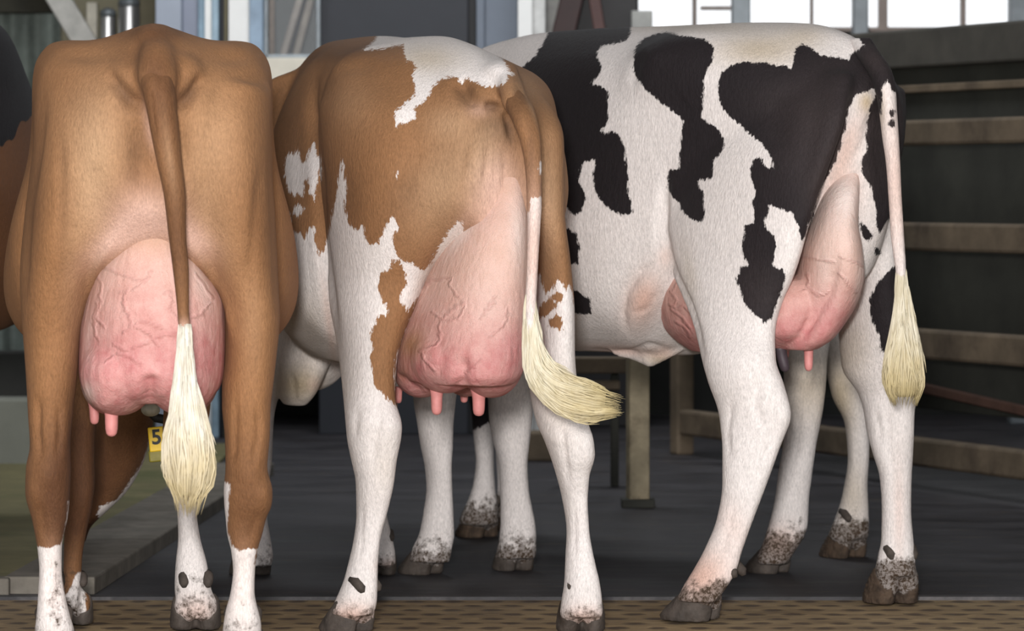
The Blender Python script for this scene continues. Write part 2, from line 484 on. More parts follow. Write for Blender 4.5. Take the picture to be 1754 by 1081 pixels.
def solo(name, label, cat, rects, mat, Y, th=.1, group=None, bevel=.005, smooth=False):
    q = MB()
    for r in rects: q.box(*bx(*r, Y, th), bevel=bevel)
    return tag(link(name, q.mesh(name), mat, None, smooth), label, cat, group)
def col_to_floor(name, label, x0, x1, Y, mat, th=.12, top=4.6, group=None, cat='column'):
    a = P(x0, 0, Y)[0]; b = P(x1, 0, Y)[0]; q = MB(); q.box(((a + b) / 2, Y + th / 2, top / 2), (b - a, th, top), bevel=.006)
    return tag(link(name, q.mesh(name), mat, None, False), label, cat, group)
col_to_floor('steel_column', 'grey steel column standing before the window just right of its first pane', 1254, 1286, 17.3, M['steel'], group='steel columns by the window')
col_to_floor('steel_column', 'grey steel column by the window above the rump of the black and white cow', 1462, 1488, 17.3, M['steel'], group='steel columns by the window')
col_to_floor('steel_column', 'grey steel column by the window at the right edge of the view', 1731, 1765, 17.3, M['steel'], group='steel columns by the window')

# railing at the right: a line running towards the camera
RA = np.array([(1168 - CX) * 15.3 / F, 15.3]); RBp = np.array([(1900 - CX) * 12.4 / F, 12.4])
rd = (RBp - RA) / np.linalg.norm(RBp - RA); rn = np.array([-rd[1], rd[0]])
if rn[1] < 0: rn = -rn
ang = math.atan2(rd[1], rd[0]); RZ = Matrix.Rotation(ang, 3, 'Z')
M['rail'] = plain('weathered_rail', lin(100, 87, 71), .75, 0, .3, 8, .003, stain=lin(70, 59, 48))
M['board'] = plain('dark_boarding', lin(48, 48, 42), .8, 0, .25, 6, .003)
r_ = thing('railing', 'brown rail fence of long horizontal bars at the right behind the cows', 'fence', (RA[0], RA[1], 0))
for z, hh in ((.13, .10), (.51, .105), (.885, .10), (1.25, .09)):
    q = MB(); q.beam((*RA, z), (*RBp, z), .06, hh, .012); link('rail', q.mesh('rail'), M['rail'], r_, False)
for t in (0.0, 3.3):
    c = RA + rd * t + rn * (.0 if t == 0 else .075); q = MB(); q.box((c[0], c[1], .665), (.075, .075, 1.33), RZ, .01); link('post', q.mesh('post'), M['rail'], r_, False)
b_ = thing('board_partition', 'dark board partition behind the rail fence under the bright window', 'partition', (RA[0] + rn[0] * .2, RA[1] + rn[1] * .2, 0))
a = RA + rn * .22 + rd * .35; b = RBp + rn * .22
q = MB(); q.beam((*a, .92), (*b, .92), .04, 1.32, .004); link('panel', q.mesh('panel'), M['board'], b_, False)
q = MB(); q.beam((*(a - rn * .04), 1.56), (*(b - rn * .04), 1.56), .08, .14, .01); link('top_beam', q.mesh('top_beam'), plain('dark_beam', lin(64, 61, 55), .8, 0, .25, 7, .003), b_, False)
q = MB(); q.beam((*(a - rn * .03), 1.415), (*(b - rn * .03), 1.415), .05, .03, .006); link('batten', q.mesh('batten'), M['rail'], b_, False)
q = MB(); q.beam((*(a - rn * .05), .42), (*(b - rn * .05), .24), .03, .035, .006); link('brace', q.mesh('brace'), plain('reddish_brace', lin(84, 60, 50), .8), b_, False)

# post and low timbers seen under the bellies
p0 = P(1093, 872, 12.72)
t_ = thing('fence_post', 'pale square post standing on the rubber floor under the black and white cow\'s belly', 'post', (p0[0], p0[1], 0))
M['post'] = plain('scuffed_post', lin(148, 136, 112), .7, 0, .3, 16, .002, stain=lin(106, 94, 74))
q = MB(); q.box((p0[0], p0[1] + .035, .52), (.068, .07, 1.04), Matrix.Rotation(.16, 3, 'Z'), .006); link('upright', q.mesh('upright'), M['post'], t_, False)
q = MB(); q.box((p0[0], p0[1] + .035, .014), (.11, .12, .028), None, .004); link('foot_plate', q.mesh('foot_plate'), M['board'], t_, False)
t_ = thing('timber_trestle', 'low grey timber trestle behind the tan and white cow\'s curled tail end', 'trestle', (P(1010, 0, 13.6)[0], 13.6, 0))
q = MB(); q.box(*bx(955, 1076, 612, 640, 13.6, .06), bevel=.006); link('top_rail', q.mesh('top_rail'), M['rail'], t_, False)
q = MB(); q.box(*bx(958, 1062, 652, 668, 13.6, .06), bevel=.006); link('lower_rail', q.mesh('lower_rail'), M['rail'], t_, False)
for c0 in (960, 1046):
    q = MB(); e = bx(c0, c0 + 14, 640, 640 + 4, 13.62, .05); zt2 = P(0, 640, 13.62)[2]
    q.box((e[0][0], e[0][1], zt2 / 2), (e[1][0], .05, zt2), bevel=.004); link('leg', q.mesh('leg'), M['board'], t_, False)
q = MB(); e = bx(868, 952, 738, 792, 14.9, .12); zt2 = P(0, 740, 14.9)[2]
q.box((e[0][0], e[0][1], zt2 / 2), (e[1][0], .12, zt2), bevel=.01)
tag(link('timber_block', q.mesh('timber_block'), M['rail'], None, False), 'low timber block lying on the rubber floor behind the tan and white cow\'s tail', 'timber')
# low concrete wall at the left
q = MB(); zt2 = P(0, 683, 14.6)[2]; q.box((-3.95, 14.7, zt2 / 2), (4.8, .16, zt2), bevel=.012)
struct('trim_5', q, plain('grey_kerb_wall', lin(116, 118, 110), .85, 0, .12, 5, .003))
q = MB(); q.box((-3.95, 14.86, .33), (4.8, .12, .2), bevel=.01); struct('trim_6', q, M['dark_wall'])

# milking parlour front across the back, left of the window
M['blue_grey'] = plain('blue_grey_paint', lin(150, 158, 172), .5, 0, .06, 5, 0)
M['grey_panel'] = plain('grey_panel_paint', lin(104, 112, 124), .55, 0, .08, 5, 0)
M['white_panel'] = plain('white_panel_paint', lin(226, 226, 224), .5, 0, .04, 6, 0)
M['slate'] = plain('slate_panel', lin(44, 46, 52), .6, 0, .1, 4, 0)
M['olive'] = plain('olive_column', lin(96, 90, 70), .7, 0, .2, 6, .001)
M['cream'] = plain('cream_sill', lin(206, 200, 186), .7, 0, .1, 9, .001)
M['chrome'] = plain('stainless_steel', lin(214, 214, 214), .34, .9, .05, 6, 0)
M['corr'] = plain('green_grey_sheet', lin(110, 118, 112), .7, 0, .3, 9, .001)
q = MB()
x0 = P(-160, 0, 17.2)[0]; x1 = P(104, 0, 17.2)[0]; xs = np.linspace(x0, x1, 150)
zz0, zz1 = 0.0, P(0, 22, 17.2)[2]
ys = 17.2 + .018 * np.sin(xs * 2 * math.pi / .11)
v = [(x, y, z) for z in (zz0, zz1) for x, y in zip(xs, ys)] + [(x, y + .02, z) for z in (zz0, zz1) for x, y in zip(xs, ys)]
n_ = len(xs); f = []
for i in range(n_ - 1):
    f += [(i, i + 1, n_ + i + 1, n_ + i), (2 * n_ + i, 3 * n_ + i, 3 * n_ + i + 1, 2 * n_ + i + 1), (n_ + i, n_ + i + 1, 3 * n_ + i + 1, 3 * n_ + i), (i, 2 * n_ + i, 2 * n_ + i + 1, i + 1)]
f += [(0, n_, 3 * n_, 2 * n_), (n_ - 1, 3 * n_ - 1, 4 * n_ - 1, 2 * n_ - 1)]
q.add(v, f); tag(link('corrugated_sheet', q.mesh('corrugated_sheet'), M['corr'], None, False), 'green grey corrugated sheet standing at the back in the upper left corner', 'sheet')
solo('hanging_tarpaulin', 'dark olive tarpaulin strip hanging above the corrugated sheet in the upper left corner', 'tarpaulin', [(-160, 96, -260, 22)], plain('olive_canvas', lin(42, 40, 30), .8, 0, .3, 8, .002), 17.0, .04)
def slant(name, label, cat, a, b, wd, mat, Y, th=.06):
    q = MB(); q.beam(P(*a, Y), P(*b, Y), th, wd, .006); return tag(link(name, q.mesh(name), mat, None, False), label, cat)
slant('diagonal_brace', 'pale grey diagonal steel brace in the upper left beside the corrugated sheet', 'brace', (60, -70), (150, 80), .10, plain('pale_brace', lin(176, 174, 168), .5), 16.9)
solo('olive_partition', 'olive and grey panel behind the two steel tanks at the upper left', 'partition', [(100, 245, -240, 400)], plain('olive_grey_panel', lin(132, 126, 104), .7, 0, .2, 3, .001), 17.6, .06)
solo('cream_board', 'narrow cream board standing left of the smaller steel tank', 'board', [(148, 166, 4, 727)], plain('cream_board_paint', lin(214, 208, 192), .6), 17.3, .03)
def tank(label, x0, x1, ytop, Y):
    a = P(x0, ytop, Y); b = P(x1, ytop, Y); r = (b[0] - a[0]) / 2; c = ((a[0] + b[0]) / 2, Y + r)
    t = thing('steel_tank', label, 'tank', (c[0], c[1], 0), 'steel tanks at the back')
    th = np.linspace(0, 2 * math.pi, 40, endpoint=False)
    R = [np.stack([c[0] + k * r * np.cos(th), c[1] + k * r * np.sin(th), np.full(40, z)], 1) for z, k in ((.0, 1), (a[2] - .01, 1), (a[2], .97))]
    q = MB(); q.rings(np.array(R)); link('shell', q.mesh('shell'), M['chrome'], t)
    R = [np.stack([c[0] + k * r * np.cos(th), c[1] + k * r * np.sin(th), np.full(40, z)], 1) for z, k in ((a[2] - .005, 1.03), (a[2] + .02, 1.03), (a[2] + .03, .6), (a[2] + .035, .2))]
    q = MB(); q.rings(np.array(R)); link('lid', q.mesh('lid'), M['steel'], t)
tank('larger bright stainless steel tank rising behind the left cow\'s back', 201, 239, 8, 16.8)
tank('smaller stainless steel tank left of the larger one behind the left cow', 170, 197, 26, 16.9)
col_to_floor('timber_column', 'olive brown column between the steel tank and the blue grey cabinet front', 239, 269, 16.6, M['olive'])
def fascia(name, label, cat, strips, Y, top=2.9):
    a = P(strips[0][1], 0, Y)[0]; b = P(strips[-1][2], 0, Y)[0]
    t = thing(name, label, cat, ((a + b) / 2, Y, 0))
    for nm, x0, x1, mat, pr in strips:
        xa = P(x0, 0, Y)[0]; xb = P(x1, 0, Y)[0]; q = MB()
        q.box(((xa + xb) / 2, Y - pr / 2 + .03, top / 2), (xb - xa, .06 + pr, top), bevel=.004); link(nm, q.mesh(nm), mat, t, False)
    return t
fascia('door_casing', 'broad blue grey door casing with ribbed edge above the left cow\'s tail head', 'casing',
       [('panel', 270, 314, M['blue_grey'], .10), ('panel', 314, 341, plain('darker_blue_paint', lin(128, 134, 150), .5, 0, .06, 5, 0), .04), ('rib', 341, 352, plain('teal_strip', lin(120, 146, 164), .4), .06),  # right panel in a darker blue than the left
        ('rib', 352, 364, M['white_panel'], .05), ('rib', 364, 376, plain('teal_strip_pale', lin(140, 164, 180), .4), .06), ('gap', 376, 385, M['slate'], .0), ('rib', 385, 391, M['olive'], .05)], 16.4)
fascia('white_door', 'white door panel with blue grey edge strip above the left cow\'s right hip', 'door',
       [('panel', 393, 429, M['white_panel'], .06), ('edge_strip', 429, 452, plain('blue_edge', lin(132, 152, 172), .45), .08)], 16.4)
# glazed bay with planks leaning inside
w_ = bpy.data.objects.new('window_2', None); C.objects.link(w_); w_.location = (P(500, 0, 16.5)[0], 16.5, 1.6); w_['kind'] = 'structure'
wpart('window_frame', [(452, 459, -200, 100), (541, 549, -200, 100), (452, 549, 93, 100)], M['steel'], 16.45)
wpart('window_pane', [(458, 543, -200, 96)], M['glass'], 16.47, .006)
solo('window_sill', 'cream stone sill between the left cow and the tan and white cow', 'sill', [(448, 560, 99, 150)], M['cream'], 16.3, .25)
solo('back_cupboard', 'grey cupboard behind the glazed bay between the left and middle cow', 'cupboard', [(446, 560, -240, 500)], plain('grey_cupboard', lin(112, 116, 116), .7, 0, .12, 5, 0), 17.3, .3)
slant('leaning_plank', 'left pale plank leaning behind the glazed bay', 'plank', (353, 543), (524, -38), .022, plain('grey_plank', lin(168, 160, 152), .6), 16.75, .03)
slant('leaning_plank', 'right pale plank leaning behind the glazed bay', 'plank', (387, 543), (540, -30), .022, plain('grey_plank_b', lin(156, 148, 138), .6), 16.75, .03)
slant('leaning_plank', 'black plank leaning between two pale ones behind the glazed bay', 'plank', (376, 541), (531, -34), .03, M['slate'], 16.8, .03)
solo('upright_plank', 'brown upright board at the left inside the glazed bay', 'board', [(460, 470, -100, 140)], plain('brown_board', lin(138, 122, 108), .7), 16.9, .03)
fascia('sliding_door', 'large dark slate sliding door behind the tan and white cow\'s back', 'door',
       [('leaf', 547, 802, M['slate'], .02), ('edge_strip', 802, 816, plain('black_edge', lin(24, 24, 26), .6), .03), ('track', 816, 830, M['grey_panel'], .05), ('leaf', 830, 887, M['grey_panel'], .02)], 16.6)
fascia('white_door_post', 'white post with grey side standing right of the grey door leaf', 'post',
       [('face', 887, 912, M['white_panel'], .08), ('side', 912, 934, plain('pale_grey_paint', lin(190, 190, 188), .5), .05)], 16.4)
solo('wall_panel', 'light grey panel between the white post and the dark red machine', 'panel', [(930, 975, -240, 300)], plain('light_grey_panel', lin(160, 158, 154), .6), 17.2, .06)
t_ = thing('machine_housing', 'black machine housing with dark red slanted guard behind the black and white cow\'s withers', 'machine', (P(1020, 0, 16.9)[0], 16.9, 0))
q = MB(); zt2 = 2.6
q.box((P(1030, 0, 17.1)[0], 17.2, zt2 / 2), (P(1094, 0, 17.1)[0] - P(968, 0, 17.1)[0], .3, zt2), bevel=.01); link('housing', q.mesh('housing'), plain('black_housing', lin(30, 28, 30), .5), t_, False)
q = MB(); q.beam(P(962, 70, 16.85), P(1000, -90, 16.85), .1, .10, .006); link('guard', q.mesh('guard'), plain('dark_red_guard', lin(52, 28, 27), .5), t_, False)
q = MB(); q.beam(P(1012, -40, 16.8), P(1030, 70, 16.8), .05, .02, .004); link('strut', q.mesh('strut'), plain('red_strut', lin(76, 46, 42), .5), t_, False)
solo('junction_box', 'small grey box below the left end of the bright window', 'box', [(1082, 1118, 18, 60)], plain('grey_box', lin(160, 160, 156), .6), 16.85, .12)
# =================================================================== THE COWS
def hoof(parent, px, Yc, head, s=1.0, mat='hoof', z0=0.0, dew=.040):
    """cloven hoof with its toes towards head (unit vector on the floor)"""
    h = np.array(head, float); h /= np.linalg.norm(h); r = np.array([h[1], -h[0]])
    c = np.array([(px - CX) * Yc / F, Yc]); q = MB(); n = 20
    a = np.linspace(0, 2 * math.pi, n, endpoint=False)
    for sd in (-1, 1):
        R = []
        # height, back shift, half length, half width
        for z, sh, L, W in ((.0, .016, .060, .0285), (.012, .015, .062, .030), (.035, .006, .055, .029), (.06, -.006, .046, .027), (.078, -.014, .037, .024), (.09, -.018, .026, .016)):
            fl = sh + L * np.cos(a); wd = W * np.sin(a) * (1 - .30 * np.clip(np.cos(a), 0, 1) ** 1.5)
            wd = wd + sd * (.0285 - .010 * np.clip(np.cos(a), 0, 1) ** 2)
            R.append(np.stack([c[0] + s * (fl * h[0] + wd * r[0]), c[1] + s * (fl * h[1] + wd * r[1]), z0 + s * z * (1 - .55 * np.clip(.35 - np.cos(a), 0, 1.35) / 1.35) - s * .018 * np.clip(np.cos(a), 0, 1) * (z / .09)], 1))
        q.rings(np.array(R))
    me = remesh(q, 'hoof', .005, 1)
    co = get_co(me); no = get_no(me)
    nz = np.sin(co[:, 0] * 310 + 3 * np.sin(co[:, 2] * 190)) * np.sin(co[:, 1] * 270 + 2 * np.sin(co[:, 0] * 150)) * np.sin(co[:, 2] * 240)
    co = co + no * (nz * (.0035 if mat == 'hoof_mud' else .0014))[:, None]; co[:, 2] = np.maximum(co[:, 2], z0); set_co(me, co)
    o = link('hoof', me, M[mat], parent)
    if dew:
        for sd in (-1, 1):
            b = c - h * dew * s + r * sd * .027 * s; q = MB()
            q.tube([(b[0] + h[0] * .02, b[1] + h[1] * .02, z0 + .128 * s), (b[0], b[1], z0 + .122 * s), (b[0] - h[0] * .016, b[1] - h[1] * .016, z0 + .108 * s), (b[0] - h[0] * .02, b[1] - h[1] * .02, z0 + .099 * s)],
                   [.009 * s, .013 * s, .011 * s, .005 * s], 12)
            link('dewclaw', q.mesh('dewclaw'), M['dewclaw'], o)
    return o

def teat(parent, px, py0, py1, Y, rpx, lean=(0, 0), mat='teat'):
    a = np.array(P(px, py0, Y)); b = np.array(P(px + lean[0], py1, Y + lean[1])); r = rpx * Y / F
    t = np.array([-.25, 0, .2, .45, .7, .88, .97, 1.0])
    pr = np.array([1.35, 1.12, 1.0, .97, .93, .8, .5, .12])
    q = MB(); q.tube(a + t[:, None] * (b - a), pr * r, 18)
    return link('teat', q.mesh('teat'), M[mat], parent)

def switch(parent, core, width, n, mat, seed=1, strand=.0022, depth=.75, jit=1.0, wave=.006):
    """tail tuft: a solid core wrapped in several hundred tapering locks of hair"""
    g = np.random.default_rng(seed)
    core = np.array(core, float); width = np.array(width, float)
    d = np.r_[0, np.cumsum(np.linalg.norm(np.diff(core, axis=0), axis=1))]; L = d[-1]; d /= L
    def at(t): return cubic(d, core, np.atleast_1d(t))
    def wat(t): return np.interp(t, d, width)
    q = MB(); ts = np.linspace(0, .97, 26)
    q.tube(at(ts), wat(ts) * .80, 16, depth)
    al = [np.repeat(ts, 16), [0, .97]]
    nc = max(18, n // 14); cl = [(g.uniform(0, 2 * math.pi), g.uniform(-.05, .6), g.uniform(.3, .65), g.uniform(-.9, .9), g.uniform(0, 6.3), g.uniform(3, 8)) for _ in range(nc)]
    for i in range(n):
        K = cl[i % nc]
        t0 = K[1] + g.uniform(-.05, .05); t1 = min(1.04, t0 + K[2] * g.uniform(.85, 1.1))
        if i % 5 == 0: t0 = g.uniform(0, .6); t1 = 1.0 + g.uniform(-.05, .06)
        k = 9; t = np.linspace(max(t0, 0), t1, k); c = at(np.clip(t, 0, 1.06))
        T = np.gradient(c, axis=0); T /= np.linalg.norm(T, axis=1)[:, None]
        u = np.cross(T, [0, 1, 0]); u /= np.linalg.norm(u, axis=1)[:, None]; v = np.cross(T, u)
        th = K[0] + g.normal(0, .16) * np.linspace(1.3, .5, k) + K[3] * np.linspace(0, 1, k) if i % 5 else g.uniform(0, 6.3) + K[3] * np.linspace(0, .6, k)
        lift = 1 + .16 * np.linspace(0, 1, k) ** 2 * (K[2] - .3) / .35; rr = wat(np.clip(t, 0, 1)) * lift * (g.uniform(.76, .97) + .12 * jit * np.linspace(0, 1, k) ** 2 * g.uniform(-.6, 1))
        ph = K[4] + g.normal(0, .3); wv = wave * np.sin(np.linspace(0, 1, k) * K[5] + ph) * np.linspace(.2, 1, k)
        rr = np.atleast_1d(rr); pts = c + u * (rr * np.cos(th) + wv)[:, None] + v * (depth * rr * np.sin(th))[:, None]
        if t1 > 1: pts[-1] += T[-1] * g.uniform(0, .014) * jit
        rad = strand * g.uniform(.7, 1.5) * np.array([.5, .9, 1, 1, 1, .95, .8, .55, .1])
        q.tube(pts, rad, 5); al += [np.repeat(t, 5), [t[0], t[-1]]]
    me = q.mesh('tail_switch'); attr(me, 'along', np.concatenate(al))
    return link('tail_switch', me, M[mat], parent)

def coat_attrs(me, patch=None, pink=(), dark=(), light=(), stain=(), dirt0=.10, dirt1=.26, dirt_max=.85, dirt=()):
    co = get_co(me); px, py = project(co)
    attr(me, 'patch', np.clip(patch(px, py, co), -40, 40))
    attr(me, 'pink', np.clip(blobs(px, py, pink), 0, 1)); attr(me, 'dark', np.clip(blobs(px, py, dark), 0, 1))
    attr(me, 'light', np.clip(blobs(px, py, light), 0, 1)); attr(me, 'stain', np.clip(blobs(px, py, stain), 0, 1))
    z = co[:, 2]; attr(me, 'dirt', np.clip(dirt_max * np.clip((dirt1 - z) / (dirt1 - dirt0), 0, 1) ** 1.4 + blobs(px, py, dirt), 0, 1))

def udder_attrs(me, y0, y1, pale=(), dark=(), flush=()):
    px, py = project(get_co(me))
    t = np.clip((py - y0) / (y1 - y0), 0, 1)
    attr(me, 'flush', np.clip(t * t * (3 - 2 * t) + blobs(px, py, flush), 0, 1)); attr(me, 'pale', np.clip(blobs(px, py, pale), 0, 1)); attr(me, 'dark', np.clip(blobs(px, py, dark), 0, 1))

def veins(me, lines, width=2.8):
    px, py = project(get_co(me)); d = np.full(len(px), 99.0)
    w_ = 2.0 * np.sin(py * .19 + px * .11) + .9 * np.sin(py * .43 - px * .31)          # veins wander a little
    for l in lines: d = np.minimum(d, seg_dist(px + w_, py + .7 * w_, l))
    attr(me, 'vein', np.exp(-(d / width) ** 2))

def heel(b, px, Yc, head, s=1.0):
    """two fleshy heel bulbs and the ankle above the hoof, part of the body"""
    h = np.array(head, float); h /= np.linalg.norm(h); r = np.array([h[1], -h[0]]); c = np.array([(px - CX) * Yc / F, Yc])
    for sd in (-1, 1):
        q = c - h * .030 * s + r * sd * .024 * s
        b.ellipsoid((q[0], q[1], .050 * s), (.025 * s, .024 * s, .040 * s))
def toes(b, feet):
    for f in feet: heel(b, *f[:4])
def hooves(parent, feet):
    for f in feet: hoof(parent, *f)

# ------------------------------------------------------------------- COW 1: fawn cow at the left
h1 = np.array([-.10, 1.0]); A1 = (-.757, 8.15)
c1 = thing('cow', 'plain fawn brown cow with white ankles, seen straight from behind at the left', 'cow', (-.80, 8.6, 0), 'cows standing in a row')
b = MB()
def offs(secs, y0): return [(y - y0, p) for y, p in secs]
trunk(b, A1, h1, offs([
    (8.16, [(0, 1.30), (.05, 1.29), (.085, 1.24), (.095, 1.14), (.07, 1.04), (0, 1.0)]),
    (8.26, [(0, 1.395), (.06, 1.362), (.155, 1.29), (.205, 1.17), (.21, 1.02), (.12, .9), (0, .9)]),
    (8.42, [(0, 1.412), (.055, 1.396), (.12, 1.374), (.20, 1.362), (.243, 1.31), (.258, 1.2), (.258, 1.0), (.2, .85), (0, .8)]),
    (8.60, [(0, 1.395), (.06, 1.384), (.13, 1.374), (.215, 1.380), (.258, 1.34), (.268, 1.25), (.262, 1.1), (.27, .95), (.24, .8), (0, .75)]),
    (8.80, [(0, 1.37), (.10, 1.36), (.19, 1.325), (.24, 1.25), (.29, 1.08), (.325, .92), (.29, .75), (.15, .66), (0, .64)]),
    (9.00, [(0, 1.36), (.10, 1.34), (.20, 1.27), (.28, 1.12), (.343, .86), (.31, .72), (.17, .63), (0, .61)]),
    (9.22, [(0, 1.36), (.08, 1.34), (.18, 1.26), (.26, 1.1), (.31, .88), (.28, .74), (.16, .64), (0, .62)]),
    (9.45, [(0, 1.37), (.06, 1.34), (.15, 1.24), (.20, 1.05), (.22, .85), (.18, .7), (0, .62)]),
    (9.65, [(0, 1.35), (.05, 1.32), (.12, 1.2), (.16, 1.0), (.17, .85), (.14, .68), (0, .56)]),
    (9.85, [(0, 1.22), (.06, 1.18), (.10, 1.05), (.11, .85), (.09, .66), (0, .58)])], 8.15))
hslices(b, [(150, 64, 262, 8.48, .24), (230, 58, 262, 8.46, .27), (330, 46, 248, 8.46, .28), (420, 36, 192, 8.47, .26), (470, 33, 166, 8.46, .22), (520, 35, 148, 8.44, .18), (572, 39, 138, 8.42, .14), (639, 44, 133, 8.40, .11),
            (713, 48, 125, 8.37, .075), (765, 51, 121, 8.355, .066), (802, 44, 122, 8.35, .066), (843, 43, 120, 8.35, .060), (888, 54, 116, 8.355, .048), (917, 60, 109, 8.36, .040), (940, 64, 106, 8.36, .036), (977, 67, 106, 8.365, .034),
            (1020, 65, 112, 8.36, .037), (1058, 62, 121, 8.36, .042), (1085, 59, 128, 8.37, .046), (1105, 60, 128, 8.39, .046)], -.1)
hslices(b, [(150, 280, 466, 8.48, .24), (230, 285, 464, 8.46, .27), (330, 306, 470, 8.46, .28), (420, 334, 475, 8.47, .26), (470, 357, 477, 8.46, .22), (540, 384, 480, 8.43, .17), (617, 385, 473, 8.40, .12), (661, 380, 468, 8.385, .10),
            (694, 380, 464, 8.37, .085), (750, 385, 462, 8.355, .068), (802, 386, 458, 8.35, .065), (840, 383, 467, 8.35, .064), (864, 384, 466, 8.35, .058), (885, 386, 457, 8.355, .05), (917, 389, 449, 8.36, .042), (940, 395, 442, 8.36, .037), (977, 399, 437, 8.365, .034),
            (1014, 395, 436, 8.36, .037), (1044, 387, 442, 8.36, .042), (1073, 382, 448, 8.37, .046), (1105, 380, 448, 8.39, .046)], -.1)
# front legs, lowered neck and head
hslices(b, [(520, 80, 190, 9.45, .12), (600, 98, 176, 9.40, .10), (690, 105, 168, 9.34, .075), (780, 110, 162, 9.30, .06), (820, 112, 163, 9.29, .058), (860, 112, 159, 9.28, .05), (903, 110, 150, 9.28, .04), (955, 109, 141, 9.28, .038), (995, 108, 139, 9.27, .042), (1020, 105, 137, 9.26, .044), (1042, 104, 136, 9.26, .044)], -.1)
hslices(b, [(520, 270, 380, 9.40, .12), (600, 280, 368, 9.34, .10), (700, 280, 360, 9.26, .075), (770, 277, 350, 9.22, .06), (830, 287, 344, 9.20, .055), (873, 303, 337, 9.20, .042), (921, 305, 343, 9.20, .038), (962, 301, 354, 9.19, .040), (1003, 299, 361, 9.18, .044), (1036, 301, 367, 9.18, .046), (1058, 303, 368, 9.18, .046)], -.1)
hslices(b, [(420, 150, 330, 9.72, .14), (560, 150, 318, 9.8, .16), (640, 152, 300, 9.88, .16), (700, 156, 268, 9.95, .15), (740, 158, 259, 9.98, .14), (780, 158, 250, 10.0, .13), (820, 158, 232, 10.03, .12), (850, 156, 210, 10.05, .10), (878, 144, 180, 10.06, .08), (905, 130, 154, 10.07, .06), (930, 126, 146, 10.08, .03)], -.1)
FEET1 = [(93, 8.42, h1, 1.05), (415, 8.42, h1, 1.05), (121, 9.30, (-.2, 1), .95), (335, 9.20, (-.1, 1), 1.05)]; toes(b, FEET1)
b.ellipsoid(P(268, 66, 8.31), (.05, .13, .034))
hslices(b, [(54, 254, 284, 8.29, .06), (74, 244, 296, 8.215, .075), (100, 236, 301, 8.165, .07), (130, 236, 302, 8.135, .058), (155, 242, 300, 8.13, .048), (185, 251, 299, 8.14, .036), (215, 258, 300, 8.17, .03)], 0, 2.1, 28)
for sx in (-1, 1): b.ellipsoid(P(268 + sx * 48, 140, 8.23), (.045, .06, .06))
me = remesh(b, 'body', .0075, 6, 40)
sculpt(me, [(215, 132, 22, 26, 0, .012), (320, 130, 22, 26, 0, .012), (120, 120, 50, 30, 0, .008), (420, 125, 40, 30, 0, .008), (160, 230, 60, 90, 0, .016), (375, 230, 60, 90, 0, .016),
            (140, 95, 45, 16, 0, -.010), (400, 100, 40, 16, 0, -.010), (82, 815, 16, 22, 0, .006), (425, 815, 16, 20, 0, .006), (452, 850, 10, 20, 0, .006), (58, 840, 10, 20, 0, .006)],
       [([(78, 178), (62, 260), (46, 350), (40, 430), (38, 520)], 9, .014), ([(464, 235), (468, 300), (474, 400), (477, 470), (481, 540)], 8, .012),
        ([(186, 126), (205, 150), (222, 172), (246, 184)], 11, .020), ([(345, 128), (330, 158), (315, 176), (300, 184)], 11, .020),
        ([(232, 200), (240, 260), (246, 340)], 16, .010), ([(300, 200), (312, 280)], 12, .010),
        ([(108, 230), (106, 330), (102, 450)], 9, .005), ([(448, 270), (438, 380), (425, 500)], 10, .006), ([(130, 300), (120, 420)], 14, .005),
        ([(328, 418), (352, 458), (378, 496), (394, 535), (398, 585)], 7, -.010), ([(196, 408), (166, 455), (148, 510), (138, 565)], 7, -.008), ([(345, 470), (368, 500), (384, 540)], 4, .006), ([(66, 680), (64, 740), (70, 790)], 6, .009), ([(100, 690), (104, 740), (98, 790)], 6, .008), ([(404, 680), (403, 740), (400, 800)], 5, .006), ([(440, 690), (444, 740), (432, 800)], 5, .006),
        ([(85, 950), (86, 1070)], 4, .004), ([(98, 950), (101, 1060)], 4, .003), ([(417, 950), (415, 1070)], 4, .004), ([(68, 860), (78, 920)], 6, .004), ([(440, 880), (425, 930)], 5, .004)])
def patch1(px, py, co):
    sd = np.full(len(px), 40.0); fr = co[:, 1] > 8.8
    for pl in ([(38, 936), (64, 936), (75, 939), (92, 936), (106, 934), (112, 902), (116, 880), (118, 858), (122, 858), (119, 900), (111, 930), (112, 945), (145, 1010), (145, 1200), (38, 1200)],
               [(380, 825), (395, 828), (391, 870), (389, 905), (397, 936), (410, 944), (425, 939), (441, 942), (436, 965), (465, 1010), (465, 1200), (375, 1200), (380, 1000), (385, 905), (382, 860)]):
        sd = np.where(fr, sd, np.minimum(sd, -poly_sd(px, py, pl)))
    for pl in ([(270, 790), (345, 835), (345, 870), (385, 880), (380, 1200), (285, 1200)], [(120, 1005), (130, 985), (145, 975), (150, 1100), (100, 1100), (104, 1030)],
               [(258, 742), (275, 735), (275, 775), (243, 828), (222, 845), (205, 864), (172, 890), (166, 882), (172, 868), (200, 856), (222, 826), (243, 795), (252, 770)]):
        sd = np.where(fr, np.minimum(sd, -poly_sd(px, py, pl)), sd)
    return sd
